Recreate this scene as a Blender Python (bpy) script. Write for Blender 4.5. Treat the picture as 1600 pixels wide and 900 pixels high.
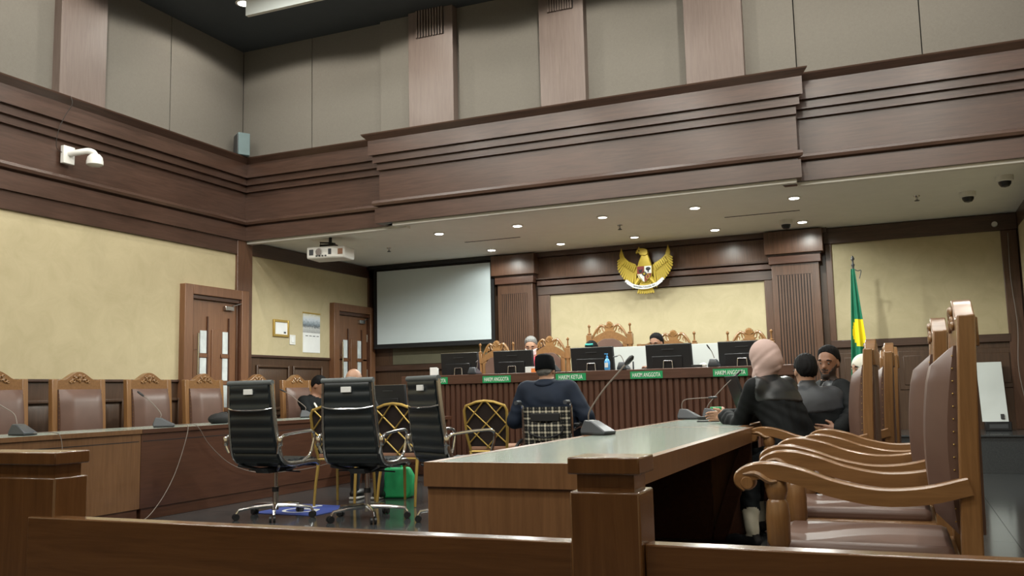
import bpy, math, random
import numpy as np
from math import sin, cos, pi, radians as rad
from mathutils import Vector, Matrix

random.seed(7)
SC = bpy.context.scene
COL = SC.collection
for o in list(bpy.data.objects):
    bpy.data.objects.remove(o)

# ------------------------------------------------------------------ camera
F_PX, YAW, PITCH, ROLL = 1410.2, 0.40359, 0.114392, -0.022893
fwd = Vector((-sin(YAW) * cos(PITCH), cos(YAW) * cos(PITCH), sin(PITCH)))
rgt = Vector((cos(YAW), sin(YAW), 0))
upv = rgt.cross(fwd)
r2 = cos(ROLL) * rgt + sin(ROLL) * upv
u2 = -sin(ROLL) * rgt + cos(ROLL) * upv
cam_d = bpy.data.cameras.new('camera')
cam_d.sensor_width = 36
cam_d.lens = F_PX / 1600 * 36
cam_d.clip_start = 0.05
cam = bpy.data.objects.new('camera', cam_d)
COL.objects.link(cam)
cam.matrix_world = Matrix(((r2.x, u2.x, -fwd.x, 0), (r2.y, u2.y, -fwd.y, 0), (r2.z, u2.z, -fwd.z, 1.02), (0, 0, 0, 1)))
SC.camera = cam

# ------------------------------------------------------------------ world, exposure, lights
W = bpy.data.worlds.new('world')
SC.world = W
W.use_nodes = True
W.node_tree.nodes['Background'].inputs[0].default_value = (0.75, 0.8, 0.85, 1)
W.node_tree.nodes['Background'].inputs[1].default_value = 0.15
SC.view_settings.view_transform = 'Standard'
SC.view_settings.look = 'None'
SC.view_settings.gamma = 1
SC.view_settings.use_curve_mapping = False
SC.view_settings.exposure = 0.0
SOFFIT_W, HALL_W, PANEL_W = 165, 86, 28
SOFFIT_LIGHTS = [(-5.48, 10.43), (-4.36, 10.43), (-3.23, 10.43), (-2.1, 10.43), (-0.98, 10.43),
                 (-5.46, 12.05), (-4.37, 12.05), (-3.28, 12.05), (-2.17, 12.05), (-1.05, 12.05)]
SOFFIT_DIM = (2, 7)          # these two fittings burn low in the photograph
HALL_LIGHTS = [(x, y) for x in (-7.0, -5.0, -3.0, -1.0, 0.7) for y in (8.35, 6.1, 3.8, 1.5, -0.8)]
PANEL_LIGHTS = [(x, y) for x in (-5.9, -3.0, -0.2) for y in (7.2, 4.4, 1.2)]


def spot(name, loc, watts, angle, blend, col, radius=0.05):
    d = bpy.data.lights.new(name, 'SPOT')
    d.energy = watts
    d.spot_size = rad(angle)
    d.spot_blend = blend
    d.color = col
    d.shadow_soft_size = radius
    o = bpy.data.objects.new(name, d)
    COL.objects.link(o)
    o.location = loc
    return o


def area(name, loc, watts, sx, sy, col):
    d = bpy.data.lights.new(name, 'AREA')
    d.shape = 'RECTANGLE'
    d.size, d.size_y = sx, sy
    d.energy = watts
    d.color = col
    o = bpy.data.objects.new(name, d)
    COL.objects.link(o)
    o.location = loc
    return o


for i, (x, y) in enumerate(SOFFIT_LIGHTS):
    spot('soffit_spot', (x, y, 3.085), SOFFIT_W * (0.5 if i in SOFFIT_DIM else 1) * (1 if i < 5 else 0.2), 168, 0.35, (0.97, 1.0, 0.93), 0.05)
for (x, y) in HALL_LIGHTS:
    spot('hall_spot', (x, y, 5.70), HALL_W, 162, 0.15, (1.0, 0.93, 0.82), 0.06)
for (x, y) in PANEL_LIGHTS:
    area('hall_panel_light', (x, y, 5.60), PANEL_W, 1.1, 0.5, (0.92, 1.0, 0.97))


# ------------------------------------------------------------------ materials
def nmat(name):
    m = bpy.data.materials.new(name)
    m.use_nodes = True
    nt = m.node_tree
    return m, nt, nt.nodes['Principled BSDF']


def plain(name, col, rough=0.5, metal=0.0, spec=0.5, var=0.06, emit=None, coat=0.0):
    m, nt, b = nmat(name)
    b.inputs['Roughness'].default_value = rough
    b.inputs['Metallic'].default_value = metal
    b.inputs['Specular IOR Level'].default_value = spec
    b.inputs['Coat Weight'].default_value = coat
    if var > 0:
        tc = nt.nodes.new('ShaderNodeTexCoord')
        n = nt.nodes.new('ShaderNodeTexNoise')
        n.inputs['Scale'].default_value = 6
        n.inputs['Detail'].default_value = 4
        r = nt.nodes.new('ShaderNodeValToRGB')
        r.color_ramp.elements[0].position, r.color_ramp.elements[1].position = 0.3, 0.7
        r.color_ramp.elements[0].color = [c * (1 - var) for c in col] + [1]
        r.color_ramp.elements[1].color = [min(1, c * (1 + var)) for c in col] + [1]
        nt.links.new(tc.outputs['Object'], n.inputs['Vector'])
        nt.links.new(n.outputs['Fac'], r.inputs['Fac'])
        nt.links.new(r.outputs['Color'], b.inputs['Base Color'])
    else:
        b.inputs['Base Color'].default_value = list(col) + [1]
    if emit:
        b.inputs['Emission Color'].default_value = list(emit[0]) + [1]
        b.inputs['Emission Strength'].default_value = emit[1]
    return m


def wood(name, c1, c2, axis='z', rough=0.32, scale=1.0, coat=0.25, spec=0.5):
    m, nt, b = nmat(name)
    tc = nt.nodes.new('ShaderNodeTexCoord')
    mp = nt.nodes.new('ShaderNodeMapping')
    s = {'x': (0.9, 14, 14), 'y': (14, 0.9, 14), 'z': (14, 14, 0.9)}[axis]
    mp.inputs['Scale'].default_value = [v * scale for v in s]
    n = nt.nodes.new('ShaderNodeTexNoise')
    n.inputs['Scale'].default_value = 3.2
    n.inputs['Detail'].default_value = 7
    n.inputs['Roughness'].default_value = 0.65
    n.inputs['Distortion'].default_value = 0.6
    n2 = nt.nodes.new('ShaderNodeTexNoise')
    n2.inputs['Scale'].default_value = 0.9
    n2.inputs['Detail'].default_value = 2
    mx = nt.nodes.new('ShaderNodeMath')
    mx.operation = 'MULTIPLY_ADD'
    mx.inputs[1].default_value = 0.55
    r = nt.nodes.new('ShaderNodeValToRGB')
    r.color_ramp.elements[0].position, r.color_ramp.elements[1].position = 0.45, 0.95
    r.color_ramp.elements[0].color = list(c1) + [1]
    r.color_ramp.elements[1].color = list(c2) + [1]
    L = nt.links.new
    L(tc.outputs['Object'], mp.inputs['Vector'])
    L(mp.outputs['Vector'], n.inputs['Vector'])
    L(tc.outputs['Object'], n2.inputs['Vector'])
    L(n2.outputs['Fac'], mx.inputs[0])
    L(n.outputs['Fac'], mx.inputs[2])
    L(mx.outputs[0], r.inputs['Fac'])
    L(r.outputs['Color'], b.inputs['Base Color'])
    bp = nt.nodes.new('ShaderNodeBump')
    bp.inputs['Strength'].default_value = 0.03
    L(n.outputs['Fac'], bp.inputs['Height'])
    L(bp.outputs['Normal'], b.inputs['Normal'])
    b.inputs['Roughness'].default_value = rough
    b.inputs['Coat Weight'].default_value = coat
    b.inputs['Coat Roughness'].default_value = 0.2
    b.inputs['Specular IOR Level'].default_value = spec
    return m


def mottled(name, c1, c2, scale=5, rough=0.75, bump=0.05):
    m, nt, b = nmat(name)
    tc = nt.nodes.new('ShaderNodeTexCoord')
    n = nt.nodes.new('ShaderNodeTexNoise')
    n.inputs['Scale'].default_value = scale
    n.inputs['Detail'].default_value = 9
    n.inputs['Roughness'].default_value = 0.7
    n.inputs['Distortion'].default_value = 0.8
    r = nt.nodes.new('ShaderNodeValToRGB')
    r.color_ramp.elements[0].position, r.color_ramp.elements[1].position = 0.3, 0.7
    r.color_ramp.elements[0].color = list(c1) + [1]
    r.color_ramp.elements[1].color = list(c2) + [1]
    bp = nt.nodes.new('ShaderNodeBump')
    bp.inputs['Strength'].default_value = bump
    L = nt.links.new
    L(tc.outputs['Object'], n.inputs['Vector'])
    L(n.outputs['Fac'], r.inputs['Fac'])
    L(r.outputs['Color'], b.inputs['Base Color'])
    L(n.outputs['Fac'], bp.inputs['Height'])
    L(bp.outputs['Normal'], b.inputs['Normal'])
    b.inputs['Roughness'].default_value = rough
    b.inputs['Specular IOR Level'].default_value = 0.25
    return m


def plaid(name):
    m, nt, b = nmat(name)
    L = nt.links.new
    tc = nt.nodes.new('ShaderNodeTexCoord')
    sp = nt.nodes.new('ShaderNodeSeparateXYZ')
    L(tc.outputs['Object'], sp.inputs[0])
    acc = None
    for ax in ('X', 'Z'):
        for per, thr, wgt in ((0.060, 0.30, 0.42), (0.030, 0.30, 0.2)):
            mo = nt.nodes.new('ShaderNodeMath'); mo.operation = 'PINGPONG'; mo.inputs[1].default_value = per / 2
            L(sp.outputs[ax], mo.inputs[0])
            lt = nt.nodes.new('ShaderNodeMath'); lt.operation = 'LESS_THAN'; lt.inputs[1].default_value = per / 2 * thr
            L(mo.outputs[0], lt.inputs[0])
            mu = nt.nodes.new('ShaderNodeMath'); mu.operation = 'MULTIPLY'; mu.inputs[1].default_value = wgt
            L(lt.outputs[0], mu.inputs[0])
            if acc is None:
                acc = mu
            else:
                ad = nt.nodes.new('ShaderNodeMath'); ad.operation = 'ADD'
                L(acc.outputs[0], ad.inputs[0]); L(mu.outputs[0], ad.inputs[1]); acc = ad
    r = nt.nodes.new('ShaderNodeValToRGB')
    r.color_ramp.elements[0].color = (0.006, 0.007, 0.008, 1)
    r.color_ramp.elements[0].position = 0.3
    r.color_ramp.elements[1].position = 1.0
    r.color_ramp.elements[1].color = (0.62, 0.58, 0.46, 1)
    L(acc.outputs[0], r.inputs['Fac'])
    L(r.outputs['Color'], b.inputs['Base Color'])
    b.inputs['Roughness'].default_value = 0.8
    return m


def floor_mat(name):
    m, nt, b = nmat(name)
    L = nt.links.new
    tc = nt.nodes.new('ShaderNodeTexCoord')
    n = nt.nodes.new('ShaderNodeTexNoise'); n.inputs['Scale'].default_value = 90; n.inputs['Detail'].default_value = 3
    r = nt.nodes.new('ShaderNodeValToRGB')
    r.color_ramp.elements[0].position, r.color_ramp.elements[1].position = 0.35, 0.7
    r.color_ramp.elements[0].color = (0.044, 0.048, 0.050, 1)
    r.color_ramp.elements[1].color = (0.056, 0.061, 0.063, 1)
    L(tc.outputs['Object'], n.inputs['Vector']); L(n.outputs['Fac'], r.inputs['Fac']); L(r.outputs['Color'], b.inputs['Base Color'])
    b.inputs['Roughness'].default_value = 0.13
    b.inputs['Specular IOR Level'].default_value = 0.6
    return m


def photo_print(name):
    """printed calendar picture: sky, grey buildings, road (flat print)"""
    m, nt, b = nmat(name)
    L = nt.links.new
    tc = nt.nodes.new('ShaderNodeTexCoord')
    sp = nt.nodes.new('ShaderNodeSeparateXYZ'); L(tc.outputs['Generated'], sp.inputs[0])
    r = nt.nodes.new('ShaderNodeValToRGB'); r.color_ramp.interpolation = 'LINEAR'
    e = r.color_ramp.elements
    e[0].position = 0; e[0].color = (0.35, 0.36, 0.36, 1)
    e[1].position = 1; e[1].color = (0.55, 0.5, 0.3, 1)
    for p, c in ((0.22, (0.55, 0.56, 0.56, 1)), (0.34, (0.12, 0.14, 0.16, 1)), (0.5, (0.3, 0.36, 0.42, 1)), (0.7, (0.62, 0.68, 0.75, 1)), (0.84, (0.7, 0.72, 0.7, 1))):
        q = e.new(p); q.color = c
    n = nt.nodes.new('ShaderNodeTexNoise'); n.inputs['Scale'].default_value = 9
    L(tc.outputs['Generated'], n.inputs['Vector'])
    a = nt.nodes.new('ShaderNodeMath'); a.operation = 'MULTIPLY_ADD'; a.inputs[1].default_value = 0.3
    L(n.outputs['Fac'], a.inputs[0])
    s = nt.nodes.new('ShaderNodeMath'); s.operation = 'SUBTRACT'; s.inputs[1].default_value = 0.15
    L(sp.outputs['Z'], s.inputs[0]); L(s.outputs[0], a.inputs[2]); L(a.outputs[0], r.inputs['Fac'])
    L(r.outputs['Color'], b.inputs['Base Color'])
    b.inputs['Roughness'].default_value = 0.3
    return m


M = {}
M['mahog_x'] = wood('mahogany_x', (0.034, 0.0175, 0.0115), (0.08, 0.043, 0.03), 'x', 0.34, coat=0.15)
M['mahog_y'] = wood('mahogany_y', (0.034, 0.0175, 0.0115), (0.08, 0.043, 0.03), 'y', 0.34, coat=0.15)
M['mahog_z'] = wood('mahogany_z', (0.052, 0.024, 0.014), (0.12, 0.060, 0.036), 'z', 0.34, coat=0.15)
M['column'] = wood('column_veneer', (0.115, 0.085, 0.072), (0.17, 0.13, 0.112), 'z', 0.5, coat=0.05)
M['wainscot'] = wood('wainscot_wood', (0.040, 0.020, 0.011), (0.085, 0.046, 0.026), 'z', 0.4, coat=0.1)
M['door'] = wood('door_wood', (0.12, 0.052, 0.024), (0.21, 0.1, 0.05), 'z', 0.4, coat=0.1)
M['desk_light'] = wood('desk_light_veneer', (0.105, 0.05, 0.02), (0.18, 0.09, 0.04), 'z', 0.35)
M['desk_dark'] = wood('desk_dark_veneer', (0.045, 0.017, 0.009), (0.085, 0.035, 0.019), 'y', 0.35)
M['desk_end'] = wood('desk_end_veneer', (0.13, 0.06, 0.025), (0.225, 0.112, 0.05), 'z', 0.35)
M['rail'] = wood('rail_varnish', (0.085, 0.034, 0.010), (0.155, 0.068, 0.023), 'x', 0.2, coat=0.6)
M['post'] = wood('post_varnish', (0.085, 0.034, 0.010), (0.155, 0.068, 0.023), 'z', 0.2, coat=0.6)
M['bench'] = wood('bench_wood', (0.05, 0.020, 0.012), (0.105, 0.046, 0.029), 'z', 0.36)
M['bench_x'] = wood('bench_wood_x', (0.05, 0.020, 0.012), (0.105, 0.046, 0.029), 'x', 0.36)
M['chair_wood'] = wood('chair_teak', (0.165, 0.078, 0.028), (0.28, 0.145, 0.058), 'z', 0.28, coat=0.4)
M['chair_wood_y'] = wood('chair_teak_y', (0.16, 0.075, 0.027), (0.265, 0.138, 0.056), 'y', 0.28, coat=0.4)
M['carved'] = wood('carved_teak', (0.17, 0.082, 0.026), (0.32, 0.17, 0.065), 'x', 0.32, coat=0.3)
M['leather'] = plain('brown_leather', (0.125, 0.072, 0.055), 0.42, spec=0.5, var=0.1)
M['yellow'] = mottled('yellow_wallpaper', (0.45, 0.388, 0.24), (0.53, 0.46, 0.295), 3.2)
M['upper'] = mottled('upper_fabric', (0.158, 0.148, 0.128), (0.182, 0.17, 0.148), 40, 0.85, 0.02)
M['soffit'] = plain('soffit_paint', (0.82, 0.82, 0.76), 0.7, var=0.02)
M['white_trim'] = plain('white_trim', (0.72, 0.71, 0.66), 0.5, var=0.02)
M['dark_ceil'] = plain('dark_ceiling', (0.045, 0.055, 0.065), 0.7, var=0.05)
M['floor'] = floor_mat('dark_granite')
M['grout'] = plain('grout', (0.10, 0.10, 0.095), 0.8)
M['black'] = plain('black_plastic', (0.012, 0.013, 0.015), 0.4, var=0)
M['blackmat'] = plain('black_matte', (0.008, 0.008, 0.009), 0.8, var=0)
M['screen'] = plain('screen_fabric', (0.6, 0.69, 0.72), 0.85, var=0.01)
M['chrome'] = plain('chrome', (0.75, 0.75, 0.75), 0.14, 1.0, var=0)
M['alu'] = plain('brushed_aluminium', (0.52, 0.51, 0.5), 0.25, 1.0, var=0.05)
M['office'] = plain('black_office_leather', (0.010, 0.016, 0.020), 0.38, spec=0.6, var=0.1)
M['grey_pad'] = plain('grey_pad', (0.10, 0.115, 0.12), 0.5)
M['gold'] = plain('gold_paint', (0.50, 0.34, 0.09), 0.35, 0.55, var=0.08)
M['gold_cloth'] = plain('dark_brown_cloth', (0.02, 0.012, 0.010), 0.9)
M['seat_pink'] = plain('tan_seat_cloth', (0.30, 0.16, 0.1), 0.8)
M['glass_top'] = plain('green_glass_top', (0.36, 0.42, 0.375), 0.16, spec=0.8, var=0.04)
M['glass'] = plain('frosted_glass', (0.55, 0.6, 0.6), 0.25, var=0.25, emit=((0.8, 0.9, 0.9), 0.08))  # faint emission put into the glass itself to lighten it; no lamp behind
M['board_white'] = plain('board_white', (0.58, 0.63, 0.62), 0.4, var=0.02)
M['white'] = plain('white_plastic', (0.74, 0.74, 0.71), 0.4, var=0.02)
M['eye'] = plain('eye_white', (0.3, 0.28, 0.25), 0.4, var=0)
M['paper'] = plain('white_paper', (0.8, 0.82, 0.82), 0.6, var=0.03)
M['grey'] = plain('grey_plastic', (0.055, 0.062, 0.072), 0.35, var=0.05)
M['darkgrey'] = plain('dark_grey_plastic', (0.055, 0.06, 0.065), 0.4)
M['green_sign'] = plain('green_sign', (0.01, 0.30, 0.10), 0.5, var=0.03)
M['sign_text'] = plain('sign_text', (0.8, 0.88, 0.8), 0.6, var=0)
M['green_bag'] = plain('green_bag', (0.015, 0.36, 0.12), 0.6, var=0.2)
M['green_box'] = plain('green_box', (0.01, 0.27, 0.08), 0.45)
M['blue_mat'] = plain('blue_mat', (0.045, 0.085, 0.36), 0.5, var=0.05)
M['flag_green'] = plain('flag_green', (0.008, 0.16, 0.085), 0.6, var=0.15)
M['flag_yellow'] = plain('flag_yellow', (0.85, 0.68, 0.01), 0.6, var=0.03)
M['skin'] = plain('skin', (0.40, 0.23, 0.15), 0.5, var=0.06)
M['skin_dark'] = plain('skin_brown', (0.25, 0.125, 0.075), 0.5, var=0.06)
M['robe'] = plain('black_robe', (0.0042, 0.0055, 0.0062), 0.75, spec=0.18, var=0.3)
M['satin'] = plain('grey_satin', (0.026, 0.03, 0.036), 0.5, var=0.3)
M['satin_dark'] = plain('black_satin', (0.012, 0.015, 0.017), 0.36, var=0.4)
M['stubble'] = plain('beard_stubble', (0.03, 0.018, 0.013), 0.7, var=0.3)
M['beige'] = plain('beige_trousers', (0.42, 0.39, 0.3), 0.8)
M['dark_cable'] = plain('dark_cable', (0.03, 0.024, 0.02), 0.6, var=0)
M['hair'] = plain('black_hair', (0.0045, 0.0045, 0.005), 0.75, spec=0.18, var=0.3)
M['hair_grey'] = plain('grey_hair', (0.16, 0.16, 0.155), 0.6, var=0.35)
M['hijab'] = plain('dusty_pink_scarf', (0.47, 0.34, 0.31), 0.75, var=0.08)
M['navy'] = plain('navy_jacket', (0.010, 0.016, 0.030), 0.75, spec=0.2, var=0.2)
M['red'] = plain('red_cloth', (0.50, 0.02, 0.06), 0.6, var=0.1)
M['felt'] = plain('black_velvet', (0.004, 0.005, 0.006), 0.95, spec=0.1, var=0)
M['cuff'] = plain('white_cloth', (0.7, 0.69, 0.6), 0.7)
M['trouser'] = plain('dark_trousers', (0.022, 0.024, 0.03), 0.8)
M['plaid'] = plaid('plaid_canvas')
M['gilt'] = plain('gilt', (0.50, 0.37, 0.05), 0.38, 0.35, var=0.12)
M['shield_red'] = plain('shield_red', (0.22, 0.03, 0.03), 0.5, var=0)
M['shield_black'] = plain('shield_black', (0.015, 0.015, 0.02), 0.5, var=0)
M['lamp'] = plain('lamp_lens', (1, 1, 1), 0.5, var=0, emit=((1.0, 0.97, 0.88), 14))
M['lamp_dim'] = plain('lamp_lens_low', (1, 1, 1), 0.5, var=0, emit=((1.0, 0.97, 0.88), 3))
M['teal'] = plain('teal_cloth', (0.02, 0.33, 0.30), 0.6)
M['blue_bottle'] = plain('blue_gel', (0.08, 0.33, 0.68), 0.2)
M['orange'] = plain('orange_print', (0.85, 0.25, 0.06), 0.6)
M['cable'] = plain('grey_cable', (0.2, 0.165, 0.14), 0.5, var=0)
M['speaker'] = plain('speaker_blue_grey', (0.13, 0.19, 0.2), 0.6)
M['print'] = photo_print('calendar_print')
M['panel_grey'] = plain('olive_board', (0.12, 0.115, 0.075), 0.6)


# ------------------------------------------------------------------ mesh helpers
class MB:
    def __init__(s):
        s.v, s.f, s.m = [], [], []
        s.cur = 0

    def add(s, vs, fs):
        b = len(s.v)
        s.v += [tuple(p) for p in vs]
        s.f += [[b + i for i in f] for f in fs]
        s.m += [s.cur] * len(fs)
        return s

    def box(s, x0, x1, y0, y1, z0, z1):
        return s.add([(x0, y0, z0), (x1, y0, z0), (x1, y1, z0), (x0, y1, z0), (x0, y0, z1), (x1, y0, z1), (x1, y1, z1), (x0, y1, z1)],
                     [(0, 3, 2, 1), (4, 5, 6, 7), (0, 1, 5, 4), (1, 2, 6, 5), (2, 3, 7, 6), (3, 0, 4, 7)])

    def bar(s, a, b, w, h, up=(0, 0, 1)):
        """rectangular bar from a to b: w sideways, h along up"""
        a, b = Vector(a), Vector(b)
        d = (b - a).normalized()
        u = Vector(up)
        sd = d.cross(u)
        if sd.length < 1e-4:
            sd = d.cross(Vector((0, 1, 0)))
        sd.normalize()
        u = sd.cross(d).normalized()
        vs = []
        for p in (a, b):
            for i, j in ((-1, -1), (1, -1), (1, 1), (-1, 1)):
                vs.append(p + sd * (i * w / 2) + u * (j * h / 2))
        return s.add(vs, [(0, 1, 2, 3), (7, 6, 5, 4), (0, 4, 5, 1), (1, 5, 6, 2), (2, 6, 7, 3), (3, 7, 4, 0)])

    def tube(s, pts, r, n=8, cap=True, flat=1.0):
        pts = [Vector(p) for p in pts]
        rs = r if isinstance(r, (list, tuple)) else [r] * len(pts)
        base = len(s.v)
        prev = None
        for i, p in enumerate(pts):
            t = (pts[min(i + 1, len(pts) - 1)] - pts[max(i - 1, 0)]).normalized()
            if prev is None:
                a = t.cross(Vector((0, 0, 1)))
                if a.length < 0.1:
                    a = t.cross(Vector((1, 0, 0)))
                a.normalize()
            else:
                a = (prev - t * prev.dot(t)).normalized()
            prev = a
            b = t.cross(a)
            for k in range(n):
                an = 2 * pi * k / n
                s.v.append(tuple(p + a * (cos(an) * rs[i]) + b * (sin(an) * rs[i] * flat)))
        for i in range(len(pts) - 1):
            for k in range(n):
                s.f.append([base + i * n + k, base + i * n + (k + 1) % n, base + (i + 1) * n + (k + 1) % n, base + (i + 1) * n + k])
                s.m.append(s.cur)
        if cap:
            s.f.append([base + k for k in range(n)][::-1]); s.m.append(s.cur)
            s.f.append([base + (len(pts) - 1) * n + k for k in range(n)]); s.m.append(s.cur)
        return s

    def lathe(s, prof, c=(0, 0, 0), n=16, sx=1, sy=1, axis='z'):
        base = len(s.v)
        for (r, z) in prof:
            for k in range(n):
                a = 2 * pi * k / n
                x, y = r * cos(a) * sx, r * sin(a) * sy
                p = (x, y, z) if axis == 'z' else ((x, z, y) if axis == 'y' else (z, x, y))
                s.v.append((c[0] + p[0], c[1] + p[1], c[2] + p[2]))
        for i in range(len(prof) - 1):
            for k in range(n):
                s.f.append([base + i * n + k, base + i * n + (k + 1) % n, base + (i + 1) * n + (k + 1) % n, base + (i + 1) * n + k]); s.m.append(s.cur)
        s.f.append([base + k for k in range(n)][::-1]); s.m.append(s.cur)
        s.f.append([base + (len(prof) - 1) * n + k for k in range(n)]); s.m.append(s.cur)
        return s

    def prism(s, poly, t0, t1, plane='xz'):
        """polygon in a plane, extruded along the third axis from t0 to t1"""
        n = len(poly)

        def mk(a, b, t):
            return (a, t, b) if plane == 'xz' else ((t, a, b) if plane == 'yz' else (a, b, t))
        vs = [mk(a, b, t0) for a, b in poly] + [mk(a, b, t1) for a, b in poly]
        fs = [list(range(n)), list(range(2 * n - 1, n - 1, -1))]
        fs += [[i, (i + 1) % n, n + (i + 1) % n, n + i] for i in range(n)]
        return s.add(vs, fs)

    def blob(s, c, r, n=10, rings=6):
        pr = [(max(1e-4, sin(pi * i / rings)), -cos(pi * i / rings)) for i in range(rings + 1)]
        b = len(s.v)
        s.lathe(pr, (0, 0, 0), n)
        for i in range(b, len(s.v)):
            x, y, z = s.v[i]
            s.v[i] = (c[0] + x * r[0], c[1] + y * r[1], c[2] + z * r[2])
        return s

    def grid(s, P):
        """P[i][j] grid of points -> open sheet"""
        h, w = len(P), len(P[0])
        vs = [p for row in P for p in row]
        return s.add(vs, [(i * w + j, i * w + j + 1, (i + 1) * w + j + 1, (i + 1) * w + j) for i in range(h - 1) for j in range(w - 1)])

    def mesh(s, name, mats, smooth=40):
        me = bpy.data.meshes.new(name)
        me.from_pydata(s.v, [], s.f)
        for m in (mats if isinstance(mats, (list, tuple)) else [mats]):
            me.materials.append(m)
        if any(s.m):
            me.polygons.foreach_set('material_index', s.m)
        if smooth:
            me.polygons.foreach_set('use_smooth', [True] * len(me.polygons))
            me.set_sharp_from_angle(angle=rad(smooth))
        me.update()
        import bmesh
        bm = bmesh.new(); bm.from_mesh(me)
        bmesh.ops.recalc_face_normals(bm, faces=bm.faces)
        bm.to_mesh(me); bm.free()
        return me

    def build(s, name, mats, parent=None, bevel=0, loc=None, rotz=None, smooth=40):
        return put(name, s.mesh(name, mats, smooth), parent, bevel, loc, rotz)


def put(name, me, parent=None, bevel=0, loc=None, rotz=None):
    o = bpy.data.objects.new(name, me)
    COL.objects.link(o)
    o.parent = parent
    if loc is not None:
        o.location = loc
    if rotz is not None:
        o.rotation_euler = (0, 0, rotz)
    if bevel:
        b = o.modifiers.new('bevel', 'BEVEL')
        b.width = bevel
        b.segments = 2
        b.limit_method = 'ANGLE'
        b.angle_limit = rad(50)
    return o


def tag(o, label, cat, group=None):
    o['label'] = label
    o['category'] = cat
    if group:
        o['group'] = group
    return o


def thing(name, label, cat, loc=(0, 0, 0), rotz=0, group=None):
    o = bpy.data.objects.new(name, None)
    o.empty_display_size = 0.05
    COL.objects.link(o)
    o.location = loc
    o.rotation_euler = (0, 0, rotz)
    return tag(o, label, cat, group)


def struct(o):
    o['kind'] = 'structure'
    return o


def dup(root, label, loc=None, rotz=None):
    def rec(o, par):
        c = o.copy()
        COL.objects.link(c)
        c.parent = par
        for ch in o.children:
            rec(ch, c)
        return c
    r = rec(root, root.parent)
    r['label'] = label
    if loc is not None:
        r.location = loc
    if rotz is not None:
        r.rotation_euler = (0, 0, rotz)
    return r


def B(*a):
    return MB().box(*a)


def text_mesh(body, size, mat, depth=0.002, sx=1.0):
    cu = bpy.data.curves.new('lettering', 'FONT')
    cu.body = body
    cu.size = size
    cu.align_x = 'CENTER'
    cu.align_y = 'CENTER'
    cu.extrude = depth
    cu.offset = size * 0.009
    cu.resolution_u = 3
    ob = bpy.data.objects.new('tmp_text', cu)
    COL.objects.link(ob)
    dg = bpy.context.evaluated_depsgraph_get()
    me = bpy.data.meshes.new_from_object(ob.evaluated_get(dg))
    bpy.data.objects.remove(ob)
    me.materials.clear()
    me.materials.append(mat)
    # text lies in xy; stand it up to face -y
    me.transform(Matrix.Rotation(pi / 2, 4, 'X') @ Matrix.Diagonal((sx, 1, 1, 1)))
    return me


def curve_pts(ctrl, n=24):
    """Catmull-Rom through control points"""
    P = [Vector(p) for p in ctrl]
    P = [P[0] * 2 - P[1]] + P + [P[-1] * 2 - P[-2]]
    out = []
    seg = len(P) - 3
    for i in range(n + 1):
        t = i / n * seg
        k = min(int(t), seg - 1)
        u = t - k
        a, b, c, d = P[k:k + 4]
        out.append(0.5 * ((2 * b) + (c - a) * u + (2 * a - 5 * b + 4 * c - d) * u * u + (-a + 3 * b - 3 * c + d) * u ** 3))
    return out


# ================================================================== STRUCTURE
XL, XR, YF, YB = -8.0, 1.45, 12.8, -3.0
SOF = 3.12
# ---- floor
floor = struct(B(XL - .3, XR + .3, YB - .3, YF + .3, -0.2, -0.012).build('floor', M['grout']))
TS = 0.8
tile_me = B(-TS / 2 + .0015, TS / 2 - .0015, -TS / 2 + .0015, TS / 2 - .0015, -0.012, 0).mesh('tile', M['floor'], 0)
nx = int(math.ceil((XR + .1 - XL) / TS))
for i in range(nx):
    for j in range(12):
        x, y = XR - .05 - TS * (i + .5), 1.83 + TS * (j + .5)
        if x > XL - .3 and not (x < -6.9 and y < 8):
            put('tile', tile_me, floor, loc=(x, y, 0))
B(XL, XR, YB, 1.83, -0.012, 0).build('near_floor', M['floor'], floor)
# ---- platform under the judges
plat = struct(MB().box(XL + .01, XR - .01, 11.43, YF, 0.001, .40).box(-6.0, -1.0, 10.32, 11.43, 0.001, .40).build('floor_platform', M['floor']))
B(XL + .01, XR - .01, 11.41, YF - .01, .40, .42).build('platform_nosing', M['floor'], plat, .003)
B(-6.02, -0.98, 10.32, 11.41, .40, .42).build('platform_top', M['floor'], plat)

# ---- left wall
wl = struct(B(XL - .25, XL - .0, YB, YF, 0, 4.21).build('wall_left', M['wainscot']))
B(XL, XL + .012, YB, 9.42, 1.25, 2.92).build('wallpaper', M['yellow'], wl)
B(XL, XL + .012, 9.72, 12.66, 1.59, 2.93).build('wallpaper', M['yellow'], wl)
B(XL, XL + .03, YB, 8.43, 1.225, 1.255).build('chair_rail', M['mahog_y'], wl, .006)
B(XL, XL + .03, 9.72, 12.74, 1.56, 1.595).build('chair_rail', M['mahog_y'], wl, .006)
B(XL, XL + .05, 9.42, 9.72, 0, 3.12).build('corner_pilaster', M['mahog_z'], wl, .006)
B(XL, XL + .04, 12.64, 12.79, 0, 3.1).build('corner_pilaster', M['mahog_z'], wl, .006)
B(XL, XL + .04, YB, 9.45, 2.91, 3.16).build('lower_band', M['mahog_y'], wl, .006)
B(XL, XL + .04, 9.45, 12.78, 2.93, 3.11).build('lower_band', M['mahog_y'], wl, .006)
pan = MB()
for a_ in ((0, .03, -.36, -.325, 0, .62), (0, .03, .325, .36, 0, .62), (0, .03, -.325, .325, 0, .035), (0, .03, -.325, .325, .585, .62)):
    pan.box(*a_)
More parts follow.
